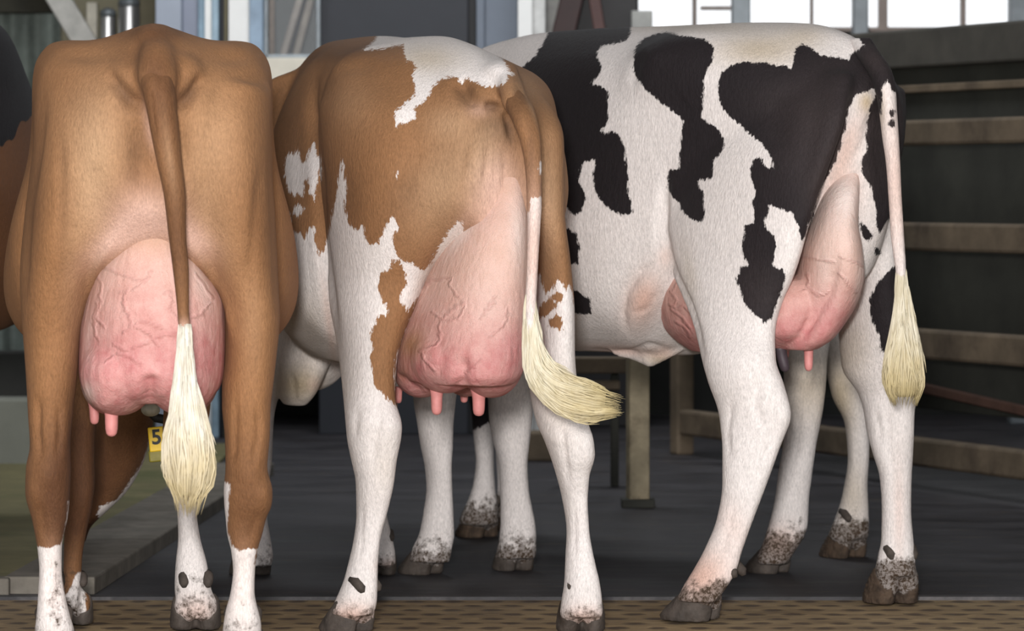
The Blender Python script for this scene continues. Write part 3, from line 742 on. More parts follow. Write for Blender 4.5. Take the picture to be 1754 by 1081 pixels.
coat_attrs(me, patch1, pink=[(250, 380, 60, 52, 0, 1.0), (258, 215, 10, 40, -8, .5), (190, 418, 54, 24, -42, .8), (332, 412, 42, 26, 42, .8), (92, 1010, 18, 70, 0, .25), (415, 1010, 16, 60, 0, .3), (335, 1050, 40, 26, 0, .6)],
           dark=[(268, 55, 46, 18, 0, .75), (235, 90, 40, 30, 30, .3), (213, 163, 30, 16, 50, .9), (320, 165, 26, 16, -50, .9), (232, 260, 20, 50, 10, .55), (268, 120, 64, 46, 0, .35), (270, 135, 26, 46, 0, .45), (80, 860, 50, 120, 0, .7), (425, 870, 50, 120, 0, .7), (110, 400, 14, 120, 0, .25), (60, 330, 14, 170, 0, .35), (440, 380, 22, 110, 0, .3), (200, 800, 90, 130, 0, .8), (135, 820, 40, 150, 0, .8)],  # dark hide, plus shade painted into the creases and flank edges
           light=[(170, 220, 60, 90, 0, .5), (160, 340, 40, 120, 0, .75), (365, 240, 55, 100, 0, .45), (360, 400, 40, 110, -12, .5), (130, 520, 25, 100, 0, .35), (430, 560, 25, 80, 0, .25)],  # brighter thigh centres, light painted into the coat colour
           dirt0=.0, dirt1=.32, dirt_max=.75, dirt=[(98, 1000, 12, 70, 0, .42)])
link('body', me, M['fawn'], c1)
# udder
b = MB()
hslices(b, [(300, 246, 290, 8.30, .05), (340, 228, 306, 8.33, .09), (380, 205, 320, 8.37, .15), (420, 182, 330, 8.40, .19), (465, 159, 356, 8.42, .23), (520, 144, 384, 8.43, .26), (572, 136, 386, 8.44, .28), (631, 134, 384, 8.44, .28), (665, 140, 376, 8.44, .26), (684, 160, 350, 8.44, .2)], -.1)
for (x, y, Y, rx, rz, ry) in ((205, 640, 8.32, 66, 72, .15), (312, 642, 8.32, 62, 70, .15), (190, 645, 8.56, 52, 66, .14), (322, 645, 8.56, 54, 66, .14)):
    b.ellipsoid(P(x, y, Y), (rx * Y / F, ry, rz * Y / F))
me = remesh(b, 'udder', .0046, 12)
sculpt(me, [(205, 640, 50, 50, 0, .006), (312, 640, 45, 50, 0, .006), (180, 690, 18, 14, 0, .006)], [([(258, 640), (256, 690)], 13, .016), ([(258, 560), (258, 640)], 20, .006), ([(160, 470), (150, 520), (142, 570)], 6, .004)])
veins(me, [[(190, 410), (205, 395), (230, 388), (250, 385)], [(168, 470), (175, 500), (164, 545), (180, 560)], [(182, 460), (205, 468), (235, 480), (255, 478)], [(205, 500), (232, 495), (250, 482), (258, 465)], [(215, 500), (212, 530), (225, 540), (222, 560)], [(282, 505), (292, 500), (290, 530), (302, 545)],
           [(195, 590), (215, 600), (250, 590), (280, 575), (300, 572)], [(232, 560), (255, 570), (270, 590)], [(180, 620), (200, 605), (225, 612), (240, 625)], [(330, 545), (345, 540), (360, 520)], [(165, 520), (160, 560), (168, 580)], [(210, 570), (240, 550), (275, 560)], [(335, 470), (350, 490), (362, 510)]])
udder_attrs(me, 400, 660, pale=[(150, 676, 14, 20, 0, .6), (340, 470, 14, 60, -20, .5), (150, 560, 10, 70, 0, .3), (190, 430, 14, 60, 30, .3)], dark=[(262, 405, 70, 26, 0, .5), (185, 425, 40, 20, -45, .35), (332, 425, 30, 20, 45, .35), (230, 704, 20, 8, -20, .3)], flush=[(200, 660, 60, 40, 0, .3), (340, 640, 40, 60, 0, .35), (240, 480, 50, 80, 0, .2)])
u1 = link('udder', me, M['udder'], c1)
teat(u1, 191, 703, 748, 8.30, 11.5); teat(u1, 161, 694, 727, 8.52, 8.5, (1, 0)); teat(u1, 310, 700, 742, 8.30, 11.5); teat(u1, 345, 690, 722, 8.52, 8.5)
# tail
b = MB()
hslices(b, [(70, 250, 290, 8.31, .05), (86, 245, 294, 8.245, .065), (102, 240, 297, 8.195, .066), (122, 237, 298, 8.155, .062), (145, 241, 299, 8.12, .055), (166, 246, 302, 8.10, .045), (195, 252, 304, 8.09, .04), (222, 257, 307, 8.085, .038), (277, 268, 312, 8.08, .034), (333, 280, 318, 8.075, .029), (400, 288, 319, 8.07, .025), (472, 297, 324, 8.05, .021), (528, 303, 324, 8.03, .018), (576, 306, 328, 8.02, .017), (620, 308, 328, 8.01, .014), (700, 314, 328, 8.0, .01)], 0, 2.1, 28)
me = remesh(b, 'tail', .006, 3)
sculpt(me, [(262, 140, 12, 22, 0, .004), (290, 120, 8, 20, 0, .004)], [([(272, 110), (276, 200), (290, 330)], 5, .003), ([(258, 150), (268, 240)], 4, .003)])
coat_attrs(me, lambda px, py, co: 560 - py, dark=[(278, 150, 60, 110, 0, .75), (300, 420, 50, 160, 0, .8)], light=[(290, 270, 8, 60, -8, .3)], pink=[(316, 565, 30, 16, 0, .6)], dirt_max=0)
t1 = link('tail', me, M['fawn'], c1)
switch(t1, [P(317, 556, 8.015), P(317, 600, 8.0), P(318, 650, 7.99), P(320, 700, 7.98), P(321, 750, 7.98), P(324, 800, 7.98), P(324, 835, 7.985), P(323, 858, 7.99)],
       np.array([11, 12.5, 18, 27, 40, 42, 34, 16]) * 8.0 / F, 520, 'switch_1', 3, .0019, .62, 1.3)
hooves(c1, FEET1)

# collar with number tag seen below the fawn cow's udder
Yt = 9.72
b = MB(); b.tube([P(x, y, Y) for x, y, Y in ((225, 640, 9.86), (240, 668, 9.78), (252, 700, 9.72), (268, 716, 9.71), (300, 722, 9.73), (340, 705, 9.80), (352, 660, 9.9))], .012, 8)
kc = link('collar', b.mesh('collar'), plain('black_strap', lin(34, 32, 30), .6), c1)
b = MB(); b.ellipsoid(P(258, 702, Yt - .02), (.024, .02, .017)); link('collar_weight', b.mesh('collar_weight'), plain('scuffed_weight', lin(186, 180, 160), .5, 0, .3, 40), kc)
x0, z0 = P(270, 752, Yt)[0], P(270, 752, Yt)[2]; RT = Matrix.Rotation(-.10, 3, 'Y')
b = MB(); b.box((x0 + .003, Yt - .002, z0 - .042), (.05, .012, .03), RT, .004); link('tag_holder', b.mesh('tag_holder'), plain('olive_plastic', lin(128, 118, 40), .5), kc, False)
fc = bpy.data.curves.new('digit', 'FONT'); fc.body = '5'; fc.size = .052; fc.extrude = .0012; fc.align_x = 'CENTER'; fc.align_y = 'CENTER'; fc.offset = .0012
fo = bpy.data.objects.new('digit', fc); C.objects.link(fo); dg = bpy.context.evaluated_depsgraph_get(); dm = bpy.data.meshes.new_from_object(fo.evaluated_get(dg)); bpy.data.objects.remove(fo)
dm.transform(Matrix.Translation((x0 - .002, Yt - .0112, z0 + .004)) @ RT.to_4x4() @ Matrix.Rotation(math.radians(90), 4, 'X'))
b = MB(); b.box((x0, Yt - .006, z0), (.044, .008, .062), RT, .003); nb = len(b.f)
b.add([tuple(v.co) for v in dm.vertices], [tuple(q.vertices) for q in dm.polygons])
tg = link('number_tag', b.mesh('number_tag'), plain('yellow_plastic', lin(232, 190, 30), .45, 0, .08, 20, 0), kc, False)
tg.data.materials.append(plain('black_print', lin(20, 20, 18), .5))
for k, q in enumerate(tg.data.polygons): q.material_index = 1 if k >= nb else 0

# ------------------------------------------------------------------- COW 2: tan and white cow in the middle
h2 = np.array([-.31, .95]); A2 = (-.03, 8.98)
c2 = thing('cow', 'middle tan and white cow with white rump patch and tail curling right', 'cow', (-.15, 9.5, 0), 'cows standing in a row')
b = MB()
trunk(b, A2, h2, [
    (.0, [(0, 1.28), (.05, 1.27), (.09, 1.21), (.095, 1.1), (.07, 1.0), (0, .95)]),
    (.12, [(0, 1.355), (.07, 1.33), (.155, 1.268), (.205, 1.15), (.205, 1.0), (.12, .92), (0, .9)]),
    (.30, [(0, 1.405), (.10, 1.388), (.20, 1.352), (.245, 1.28), (.25, 1.15), (.245, 1.0), (.2, .85), (0, .8)]),
    (.46, [(0, 1.425), (.12, 1.408), (.235, 1.38), (.28, 1.32), (.28, 1.22), (.265, 1.1), (.27, .95), (.22, .8), (0, .75)]),
    (.65, [(0, 1.425), (.10, 1.42), (.21, 1.37), (.26, 1.27), (.30, 1.08), (.325, .92), (.30, .74), (.15, .63), (0, .61)]),
    (.90, [(0, 1.44), (.10, 1.43), (.21, 1.365), (.30, 1.18), (.335, .95), (.31, .75), (.17, .62), (0, .595)]),
    (1.15, [(0, 1.445), (.08, 1.43), (.18, 1.34), (.26, 1.15), (.29, .92), (.25, .74), (.15, .62), (0, .60)]),
    (1.4, [(0, 1.45), (.06, 1.42), (.13, 1.3), (.18, 1.1), (.19, .88), (.16, .70), (0, .60)]),
    (1.6, [(0, 1.42), (.05, 1.39), (.11, 1.25), (.14, 1.05), (.14, .85), (.12, .64), (0, .50)]),
    (1.75, [(0, 1.3), (.05, 1.25), (.09, 1.1), (.1, .9), (.09, .66), (0, .52)])], drop=.045)
hslices(b, [(130, 566, 770, 9.32, .16), (200, 544, 800, 9.27, .24), (300, 546, 805, 9.25, .26), (400, 554, 772, 9.25, .24), (470, 560, 736, 9.25, .2), (528, 564, 712, 9.22, .17), (565, 572, 695, 9.2, .15), (620, 581, 680, 9.17, .12), (676, 587, 677, 9.14, .09),
            (731, 592, 689, 9.10, .07), (752, 594, 687, 9.10, .064), (788, 601, 680, 9.10, .058), (828, 609, 675, 9.10, .05), (884, 610, 662, 9.11, .042), (921, 606, 652, 9.11, .037), (962, 597, 648, 9.11, .036), (999, 587, 647, 9.10, .038), (1029, 574, 646, 9.10, .042), (1052, 563, 640, 9.10, .042)], -.29)
hslices(b, [(165, 868, 930, 9.26, .08), (190, 856, 950, 9.26, .15), (215, 850, 962, 9.26, .20), (240, 850, 967, 9.27, .23), (350, 862, 967, 9.28, .24), (447, 885, 978, 9.28, .21), (535, 896, 985, 9.25, .17), (600, 902, 985, 9.22, .13), (660, 906, 990, 9.19, .1), (721, 917, 1007, 9.13, .075), (754, 931, 1017, 9.10, .068),
            (780, 941, 1019, 9.10, .062), (814, 952, 1010, 9.11, .05), (858, 963, 1007, 9.12, .042), (910, 970, 1010, 9.12, .037), (955, 968, 1018, 9.11, .038), (999, 966, 1028, 9.1, .042), (1032, 961, 1032, 9.1, .044), (1056, 958, 1033, 9.1, .044)], -.29)
hslices(b, [(560, 415, 510, 10.42, .09), (620, 412, 496, 10.44, .085), (720, 410, 469, 10.46, .06), (790, 414, 466, 10.46, .055), (830, 416, 461, 10.46, .05), (880, 416, 458, 10.47, .037), (930, 410, 465, 10.47, .04), (950, 405, 468, 10.46, .044), (968, 402, 466, 10.46, .044)], -.29)
hslices(b, [(560, 598, 700, 10.47, .09), (620, 602, 692, 10.48, .08), (720, 612, 678, 10.48, .06), (800, 616, 672, 10.48, .052), (870, 622, 662, 10.48, .038), (920, 618, 672, 10.48, .04), (945, 615, 677, 10.47, .044), (968, 612, 678, 10.47, .044)], -.29)
# brisket, neck and head (reaching forward behind the fawn cow)
hslices(b, [(560, 462, 590, 10.38, .12), (620, 466, 566, 10.36, .12), (650, 470, 552, 10.35, .11), (675, 474, 540, 10.35, .09), (694, 486, 524, 10.35, .05)], -.29)
b.tube([P(545, 270, 10.4), P(480, 300, 10.7), P(410, 350, 10.95), P(340, 420, 11.15)], [.25, .22, .19, .15], 24)
b.tube([P(345, 400, 11.1), P(310, 440, 11.25), P(270, 500, 11.4), P(245, 540, 11.5)], [.125, .135, .10, .075], 20)
FEET2 = [(597, 9.13, (-.75, .7), 1.0, 'hoof', 0.0, .055), (995, 9.14, (-.1, 1), 1.0), (430, 10.50, (-.4, .9), .95), (645, 10.50, (-.3, .95), .95)]; toes(b, FEET2)
b.ellipsoid(P(856, 126, 9.10), (.05, .12, .034))
hslices(b, [(110, 846, 880, 9.12, .06), (126, 848, 890, 9.04, .07), (144, 850, 898, 8.985, .07), (164, 856, 904, 8.94, .058), (186, 865, 914, 8.915, .044), (210, 877, 918, 8.925, .032), (240, 888, 922, 8.95, .026)], 0, 2.1, 28)
me = remesh(b, 'body', .0075, 6, 40)
sculpt(me, [(590, 120, 40, 40, 0, .006), (660, 330, 70, 110, 0, .010), (930, 330, 26, 120, 0, .008), (850, 178, 30, 16, 15, .010), (862, 225, 14, 26, -15, .012), (770, 150, 16, 24, -10, .008), (700, 230, 50, 60, 0, .008), (672, 735, 14, 24, 0, .005), (1008, 770, 10, 24, 0, .005)],
       [([(560, 104), (540, 130), (533, 178), (537, 240), (545, 300), (550, 400), (560, 480), (568, 540), (576, 610)], 9, .022),
        ([(722, 250), (702, 300), (690, 345)], 13, .008), ([(812, 250), (800, 300), (786, 350)], 10, .008), ([(838, 245), (830, 320)], 6, .006), ([(862, 250), (868, 330)], 6, .006), ([(850, 240), (846, 320)], 4, .004),
        ([(784, 136), (800, 165), (822, 182)], 14, .020), ([(812, 178), (838, 178), (856, 184)], 5, .007), ([(830, 181), (858, 185)], 7, .018), ([(864, 190), (870, 215), (874, 240)], 6, .014), ([(888, 140), (896, 190), (900, 240)], 8, .012),
        ([(645, 690), (650, 720), (640, 760), (640, 800)], 6, .007), ([(612, 700), (608, 750)], 6, .004), ([(622, 860), (618, 960)], 4, .003), ([(650, 860), (640, 900), (632, 960)], 5, .003),
        ([(960, 720), (966, 770), (975, 830)], 6, .006), ([(985, 860), (984, 960)], 4, .004), ([(996, 830), (998, 900)], 4, .003),
        ([(494, 604), (520, 622), (560, 636)], 6, .008), ([(548, 400), (560, 520)], 8, .006), ([(500, 640), (506, 690)], 6, .006), ([(525, 635), (522, 685)], 5, .006)])
BRN2 = [[(672, 445), (682, 448), (690, 458), (694, 470), (696, 487), (688, 500), (685, 517), (690, 520), (694, 524), (698, 535), (720, 505), (705, 545), (694, 570), (680, 610), (676, 640), (682, 700), (668, 687), (652, 672), (639, 654), (635, 617), (637, 598), (635, 572), (646, 550), (653, 539), (662, 542), (664, 535), (660, 522), (652, 510), (648, 490), (650, 469), (664, 464), (672, 458)],
        [(940, 548), (950, 540), (962, 542), (965, 555), (960, 567), (950, 562), (938, 558)], [(928, 520), (940, 512), (956, 520), (948, 532), (934, 540), (926, 548), (922, 534)], [(955, 500), (966, 505), (960, 518), (946, 516), (945, 506)],
        [(700, 572), (712, 570), (718, 587), (708, 606), (688, 624), (680, 610)]]
WHT2 = [[(640, 40), (646, 61), (642, 70), (622, 86), (657, 83), (690, 76), (693, 90), (696, 104), (705, 106), (713, 115), (708, 124), (705, 133), (710, 150), (711, 163), (694, 178), (676, 192), (679, 218), (684, 208), (694, 213), (700, 206), (713, 203), (709, 185), (722, 178), (735, 163), (738, 152), (746, 144), (758, 136), (772, 131), (785, 133), (788, 144), (800, 131), (804, 140), (820, 142), (828, 148), (853, 148), (868, 141), (868, 128), (879, 130), (860, 100), (842, 86), (820, 40)],
        [(489, 270), (498, 262), (503, 266), (509, 257), (514, 268), (517, 280), (524, 276), (528, 263), (534, 252), (537, 244), (543, 262), (550, 274), (546, 300), (541, 322), (539, 344), (530, 333), (530, 318), (528, 307), (522, 310), (520, 314), (520, 330), (518, 337), (510, 332), (505, 337), (497, 328), (492, 329), (488, 300)],
        [(505, 355), (512, 350), (520, 356), (516, 368), (508, 372), (502, 366)], [(494, 362), (498, 370), (500, 386), (494, 380)], [(549, 284), (552, 290), (550, 310), (547, 300)], [(679, 292), (682, 297), (681, 306), (678, 303)],
        [(380, 391), (500, 391), (505, 398), (517, 402), (520, 410), (524, 406), (528, 392), (537, 387), (541, 420), (548, 439), (556, 425), (561, 410), (566, 385), (572, 355), (578, 330), (580, 303), (584, 285), (587, 272), (590, 300), (594, 329), (591, 345), (592, 363), (597, 378), (602, 388), (609, 395), (614, 392), (622, 387), (625, 405), (631, 419), (646, 417), (650, 410), (656, 398), (663, 387), (668, 370), (672, 372), (676, 374), (680, 385), (687, 388), (680, 395), (674, 398), (674, 415), (676, 428), (683, 440), (687, 447), (700, 450), (709, 454), (718, 460), (727, 465), (738, 450), (760, 410), (778, 384), (790, 380), (800, 420), (735, 520), (706, 560), (690, 590), (683, 620), (690, 720), (690, 1200), (380, 1200)],
        [(912, 500), (915, 478), (924, 472), (930, 490), (935, 502), (942, 497), (949, 495), (951, 487), (953, 480), (960, 480), (964, 487), (966, 494), (968, 498), (971, 490), (975, 487), (980, 500), (983, 521), (1000, 540), (1060, 700), (1060, 1200), (690, 1200), (690, 700), (860, 690), (890, 620), (905, 560)]]
def patch2(px, py, co):
    sd = np.full(len(px), 40.0)
    for pl in WHT2: sd = np.minimum(sd, -poly_sd(px, py, pl))
    for pl in BRN2: sd = np.maximum(sd, poly_sd(px, py, pl))
    return sd
coat_attrs(me, patch2, pink=[(855, 370, 46, 74, 5, .95), (845, 300, 28, 40, 10, .4), (770, 420, 10, 60, 30, .3), (565, 560, 8, 80, -8, .5), (600, 1055, 50, 22, 0, .8), (1000, 1060, 40, 22, 0, .7), (745, 955, 40, 20, 0, .4), (540, 660, 12, 14, 0, .4), (880, 955, 30, 20, 0, .5), (665, 970, 20, 12, 0, .5), (820, 190, 20, 12, 0, .3)],
           dark=[(848, 218, 30, 26, 0, .85), (843, 182, 13, 7, 8, 1.0), (905, 190, 16, 40, -15, .4), (872, 225, 8, 22, -8, .6), (890, 160, 12, 40, -10, .5), (800, 165, 30, 22, 30, .6), (600, 350, 30, 60, 0, .35), (500, 200, 24, 120, 0, .45), (690, 340, 24, 50, 20, .35), (590, 90, 90, 16, -8, .6), (505, 650, 30, 30, 0, .5), (650, 120, 60, 50, 0, .2)],
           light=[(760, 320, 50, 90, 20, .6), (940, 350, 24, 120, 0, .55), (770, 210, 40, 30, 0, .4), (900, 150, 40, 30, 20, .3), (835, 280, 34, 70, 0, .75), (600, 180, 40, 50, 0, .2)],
           stain=[(730, 100, 60, 26, 0, .6), (510, 660, 50, 36, 0, .9), (740, 460, 16, 60, 30, .3), (960, 690, 40, 60, 0, .3), (660, 800, 24, 50, 0, .2), (530, 560, 30, 60, 0, .3)],
           dirt0=.03, dirt1=.17, dirt_max=.7)
link('body', me, M['pied'], c2)
b = MB()
hslices(b, [(300, 822, 893, 9.06, .07), (345, 802, 900, 9.08, .11), (387, 770, 904, 9.09, .15), (454, 732, 904, 9.11, .2), (502, 706, 904, 9.13, .23), (565, 676, 903, 9.15, .26), (602, 666, 901, 9.16, .28), (635, 668, 895, 9.16, .28), (652, 682, 880, 9.15, .25)], -.29)
for (x, y, Y, rx, rz, ry) in ((765, 612, 9.08, 64, 62, .16), (842, 618, 9.10, 56, 64, .16), (722, 622, 9.26, 52, 60, .15), (800, 620, 9.38, 50, 60, .14)):
    b.ellipsoid(P(x, y, Y), (rx * Y / F, ry, rz * Y / F))
me = remesh(b, 'udder', .0046, 12)
sculpt(me, [(770, 630, 40, 36, 0, .006), (845, 630, 36, 36, 0, .006)], [([(795, 610), (792, 650), (788, 680)], 12, .014), ([(682, 640), (700, 660), (728, 676)], 7, .010), ([(740, 440), (715, 490), (695, 540)], 5, .003)])
veins(me, [[(774, 476), (772, 490), (780, 505), (788, 510)], [(742, 536), (756, 545), (775, 530), (795, 518), (790, 545), (778, 551), (752, 550)], [(752, 552), (755, 570), (748, 590), (735, 595), (716, 600)], [(822, 545), (832, 530), (845, 518), (850, 508)], [(800, 640), (815, 630), (825, 615)], [(690, 510), (715, 500), (740, 480), (770, 476)], [(720, 600), (730, 620), (745, 635)], [(840, 580), (860, 560), (870, 530)]], 2.6)
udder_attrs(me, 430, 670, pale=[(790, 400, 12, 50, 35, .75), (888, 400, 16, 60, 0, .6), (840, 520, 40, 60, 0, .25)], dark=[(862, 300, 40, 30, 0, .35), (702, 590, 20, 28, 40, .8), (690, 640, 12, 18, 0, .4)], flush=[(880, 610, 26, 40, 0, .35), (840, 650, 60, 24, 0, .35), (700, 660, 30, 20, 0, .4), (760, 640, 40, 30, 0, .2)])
u2 = link('udder', me, M['udder'], c2)
teat(u2, 748, 672, 711, 9.06, 10); teat(u2, 820, 676, 713, 9.08, 11); teat(u2, 682, 668, 691, 9.40, 7); teat(u2, 795, 668, 690, 9.44, 7)
b = MB()
hslices(b, [(108, 848, 876, 9.18, .05), (124, 850, 884, 9.09, .065), (142, 853, 892, 9.02, .07), (162, 857, 900, 8.955, .06), (184, 866, 914, 8.90, .045), (208, 877, 921, 8.865, .036), (244, 891, 927, 8.845, .031), (280, 898, 928, 8.83, .026), (316, 901, 928, 8.82, .023), (352, 902, 928, 8.81, .021), (387, 903, 926, 8.80, .019), (454, 902, 922, 8.79, .016), (520, 899, 919, 8.78, .015), (580, 901, 917, 8.77, .012)], 0, 2.1, 26)
me = remesh(b, 'tail', .0058, 3)
def tp2(px, py, co):
    sd = 338 - py + np.where(px < 908, 26, 0) * 1.0
    return np.minimum(sd, -poly_sd(px, py, [(925, 278), (931, 280), (931, 300), (924, 298), (922, 288)]))
coat_attrs(me, tp2, dark=[(880, 180, 30, 50, 30, .7), (910, 260, 8, 70, 0, .5)], light=[(908, 170, 6, 50, -20, .4)], pink=[(914, 430, 40, 100, 0, .75)], dirt_max=0)
t2 = link('tail', me, M['pied'], c2)
switch(t2, [P(909, 505, 8.78), P(909, 545, 8.775), P(913, 590, 8.77), P(922, 628, 8.765), P(942, 655, 8.76), P(970, 674, 8.755), P(1000, 684, 8.75), P(1026, 690, 8.745), P(1044, 692, 8.745)],
       np.array([9.5, 12, 17, 25, 32, 35, 36, 31, 18]) * 8.75 / F, 560, 'switch_2', 5, .0019, .6, 1.2, .005)
hooves(c2, FEET2)

# ------------------------------------------------------------------- COW 3: black and white cow at the right
h3 = np.array([-.66, .75]); A3 = (.90, 9.5)
c3 = thing('cow', 'black and white patched cow on the right showing its left flank', 'cow', (.45, 10.0, 0), 'cows standing in a row')
b = MB()
trunk(b, A3, h3, [
    (-.02, [(0, 1.33), (.05, 1.3), (.075, 1.22), (.05, 1.1), (.03, 1.0), (0, .96)]),
    (.08, [(0, 1.425), (.06, 1.40), (.15, 1.32), (.184, 1.2), (.145, 1.05), (.085, .88), (0, .80)]),
    (.25, [(0, 1.468), (.10, 1.445), (.185, 1.40), (.235, 1.32), (.24, 1.15), (.235, 1.0), (.18, .88), (0, .85)]),
    (.50, [(0, 1.475), (.13, 1.462), (.235, 1.43), (.272, 1.36), (.275, 1.2), (.28, 1.05), (.27, .9), (.2, .77), (0, .72)]),
    (.70, [(0, 1.475), (.10, 1.46), (.21, 1.39), (.265, 1.28), (.31, 1.05), (.325, .9), (.29, .74), (.15, .635), (0, .615)]),
    (.95, [(0, 1.478), (.09, 1.46), (.205, 1.37), (.29, 1.17), (.33, .95), (.30, .75), (.16, .64), (0, .618)]),
    (1.2, [(0, 1.475), (.08, 1.45), (.17, 1.34), (.235, 1.15), (.26, .92), (.23, .74), (.14, .64), (0, .615)]),
    (1.4, [(0, 1.458), (.06, 1.42), (.12, 1.3), (.16, 1.1), (.17, .88), (.15, .7), (0, .62)]),
    (1.55, [(0, 1.42), (.05, 1.38), (.10, 1.25), (.13, 1.05), (.13, .85), (.11, .68), (0, .58)]),
    (1.7, [(0, 1.3), (.05, 1.25), (.09, 1.1), (.1, .9), (.08, .72), (0, .64)])])
hslices(b, [(130, 1240, 1462, 9.60, .08, -.9), (200, 1180, 1450, 9.57, .10, -1.0), (300, 1150, 1416, 9.55, .11, -1.0), (395, 1134, 1384, 9.55, .11, -1.0), (432, 1139, 1374, 9.54, .105, -1.0), (472, 1151, 1361, 9.52, .10, -.9), (519, 1172, 1340, 9.50, .095, -.8), (571, 1191, 1328, 9.46, .085, -.6), (614, 1201, 1329, 9.42, .08, -.5),
            (657, 1213, 1343, 9.40, .072, -.4), (706, 1230, 1354, 9.385, .062, -.4), (733, 1234, 1348, 9.38, .057, -.35), (772, 1237, 1334, 9.37, .05, -.3), (830, 1237, 1313, 9.36, .044, -.3), (888, 1228, 1291, 9.355, .038, -.3), (941, 1207, 1272, 9.35, .036, -.3), (980, 1186, 1260, 9.345, .038, -.3), (1006, 1170, 1244, 9.34, .042, -.3), (1030, 1158, 1226, 9.335, .042, -.3)])
hslices(b, [(150, 1470, 1552, 9.74, .08, -.6), (208, 1445, 1553, 9.77, .11, -.7), (264, 1428, 1544, 9.78, .13, -.8), (400, 1424, 1537, 9.79, .14, -.9), (500, 1430, 1540, 9.79, .13, -.8), (569, 1436, 1552, 9.78, .11, -.6), (632, 1442, 1567, 9.775, .085, -.4), (676, 1470, 1571, 9.77, .07, -.3), (705, 1479, 1567, 9.76, .062, -.2),
            (738, 1484, 1566, 9.755, .057, -.2), (782, 1496, 1564, 9.75, .05), (815, 1506, 1562, 9.75, .045), (873, 1510, 1561, 9.75, .04), (926, 1509, 1565, 9.75, .04), (958, 1502, 1568, 9.745, .044), (985, 1497, 1569, 9.745, .046)])
hslices(b, [(560, 695, 795, 10.50, .1), (620, 702, 788, 10.5, .085), (695, 709, 780, 10.49, .07), (725, 714, 777, 10.48, .06), (765, 720, 776, 10.48, .055), (799, 727, 774, 10.48, .052), (836, 730, 775, 10.48, .043), (877, 725, 777, 10.48, .039), (917, 717, 778, 10.48, .041), (940, 706, 774, 10.48, .044), (962, 700, 771, 10.48, .044)], -.3)
hslices(b, [(560, 826, 925, 10.62, .1), (620, 830, 919, 10.61, .085), (690, 836, 914, 10.60, .07), (713, 837, 912, 10.59, .064), (754, 844, 908, 10.59, .057), (795, 853, 904, 10.59, .053), (836, 856, 906, 10.59, .043), (870, 857, 912, 10.59, .040), (895, 857, 917, 10.59, .041), (925, 854, 919, 10.59, .044), (955, 848, 919, 10.59, .045)], -.2)
b.tube([P(850, 240, 10.6), P(780, 270, 10.85), P(715, 320, 11.05), P(670, 380, 11.2)], [.22, .19, .165, .14], 24)
b.tube([P(690, 355, 11.12), P(655, 390, 11.3), P(620, 440, 11.45), P(600, 475, 11.55)], [.12, .13, .095, .075], 20)
FEET3 = [(1190, 9.39, (-.9, .4), 1.1, 'hoof', 0.0, .088), (1527, 9.78, (-.35, .9), 1.15, 'hoof_mud'), (724, 10.52, (-.8, .6), .95, 'hoof', 0.0, .06), (880, 10.62, (-.4, .9), .95)]; toes(b, FEET3)
b.tube([P(1050, 600, 10.02), P(1085, 606, 10.0), P(1114, 615, 9.97), P(1140, 606, 9.95), P(1165, 596, 9.94)], [.012, .016, .023, .016, .012], 14)
me = remesh(b, 'body', .0075, 6, 40)
sculpt(me, [(1112, 100, 26, 26, 0, .012), (1100, 140, 40, 20, 40, .006), (1300, 250, 80, 90, 0, .012), (1440, 130, 30, 30, 0, .008), (1098, 520, 24, 60, 20, .022), (1490, 172, 14, 20, 0, .012), (1345, 716, 12, 26, 0, .006), (1270, 640, 30, 40, 0, .006), (1370, 60, 60, 14, 0, .004), (980, 260, 60, 120, 0, .006)],
       [([(1085, 150), (1092, 115), (1112, 92)], 10, .008), ([(1145, 290), (1136, 340), (1132, 395), (1138, 432), (1150, 472), (1172, 519), (1190, 571), (1202, 614)], 9, .022), ([(1135, 446), (1100, 464), (1076, 498), (1070, 534), (1078, 570)], 5, .007),
        ([(1085, 530), (1112, 520), (1130, 495)], 4, .004), ([(1000, 598), (1050, 604), (1085, 600), (1110, 590), (1150, 600)], 5, .007), ([(1400, 140), (1392, 230), (1372, 330)], 20, .008), ([(1340, 180), (1330, 260)], 24, .006),
        ([(1476, 290), (1455, 320), (1436, 345)], 6, .006), ([(1255, 680), (1245, 740), (1250, 790)], 6, .005), ([(1300, 640), (1292, 690), (1310, 740)], 8, .006), ([(1325, 690), (1322, 740), (1308, 800)], 6, .006), ([(1262, 860), (1235, 950)], 5, .004), ([(1280, 850), (1255, 930)], 5, .003),
        ([(1520, 690), (1522, 760), (1530, 820)], 6, .006), ([(1535, 840), (1538, 930)], 4, .004), ([(1500, 700), (1510, 760)], 5, .004), ([(1492, 190), (1480, 240), (1462, 280)], 8, .006), ([(1175, 170), (1150, 190)], 20, .003)])
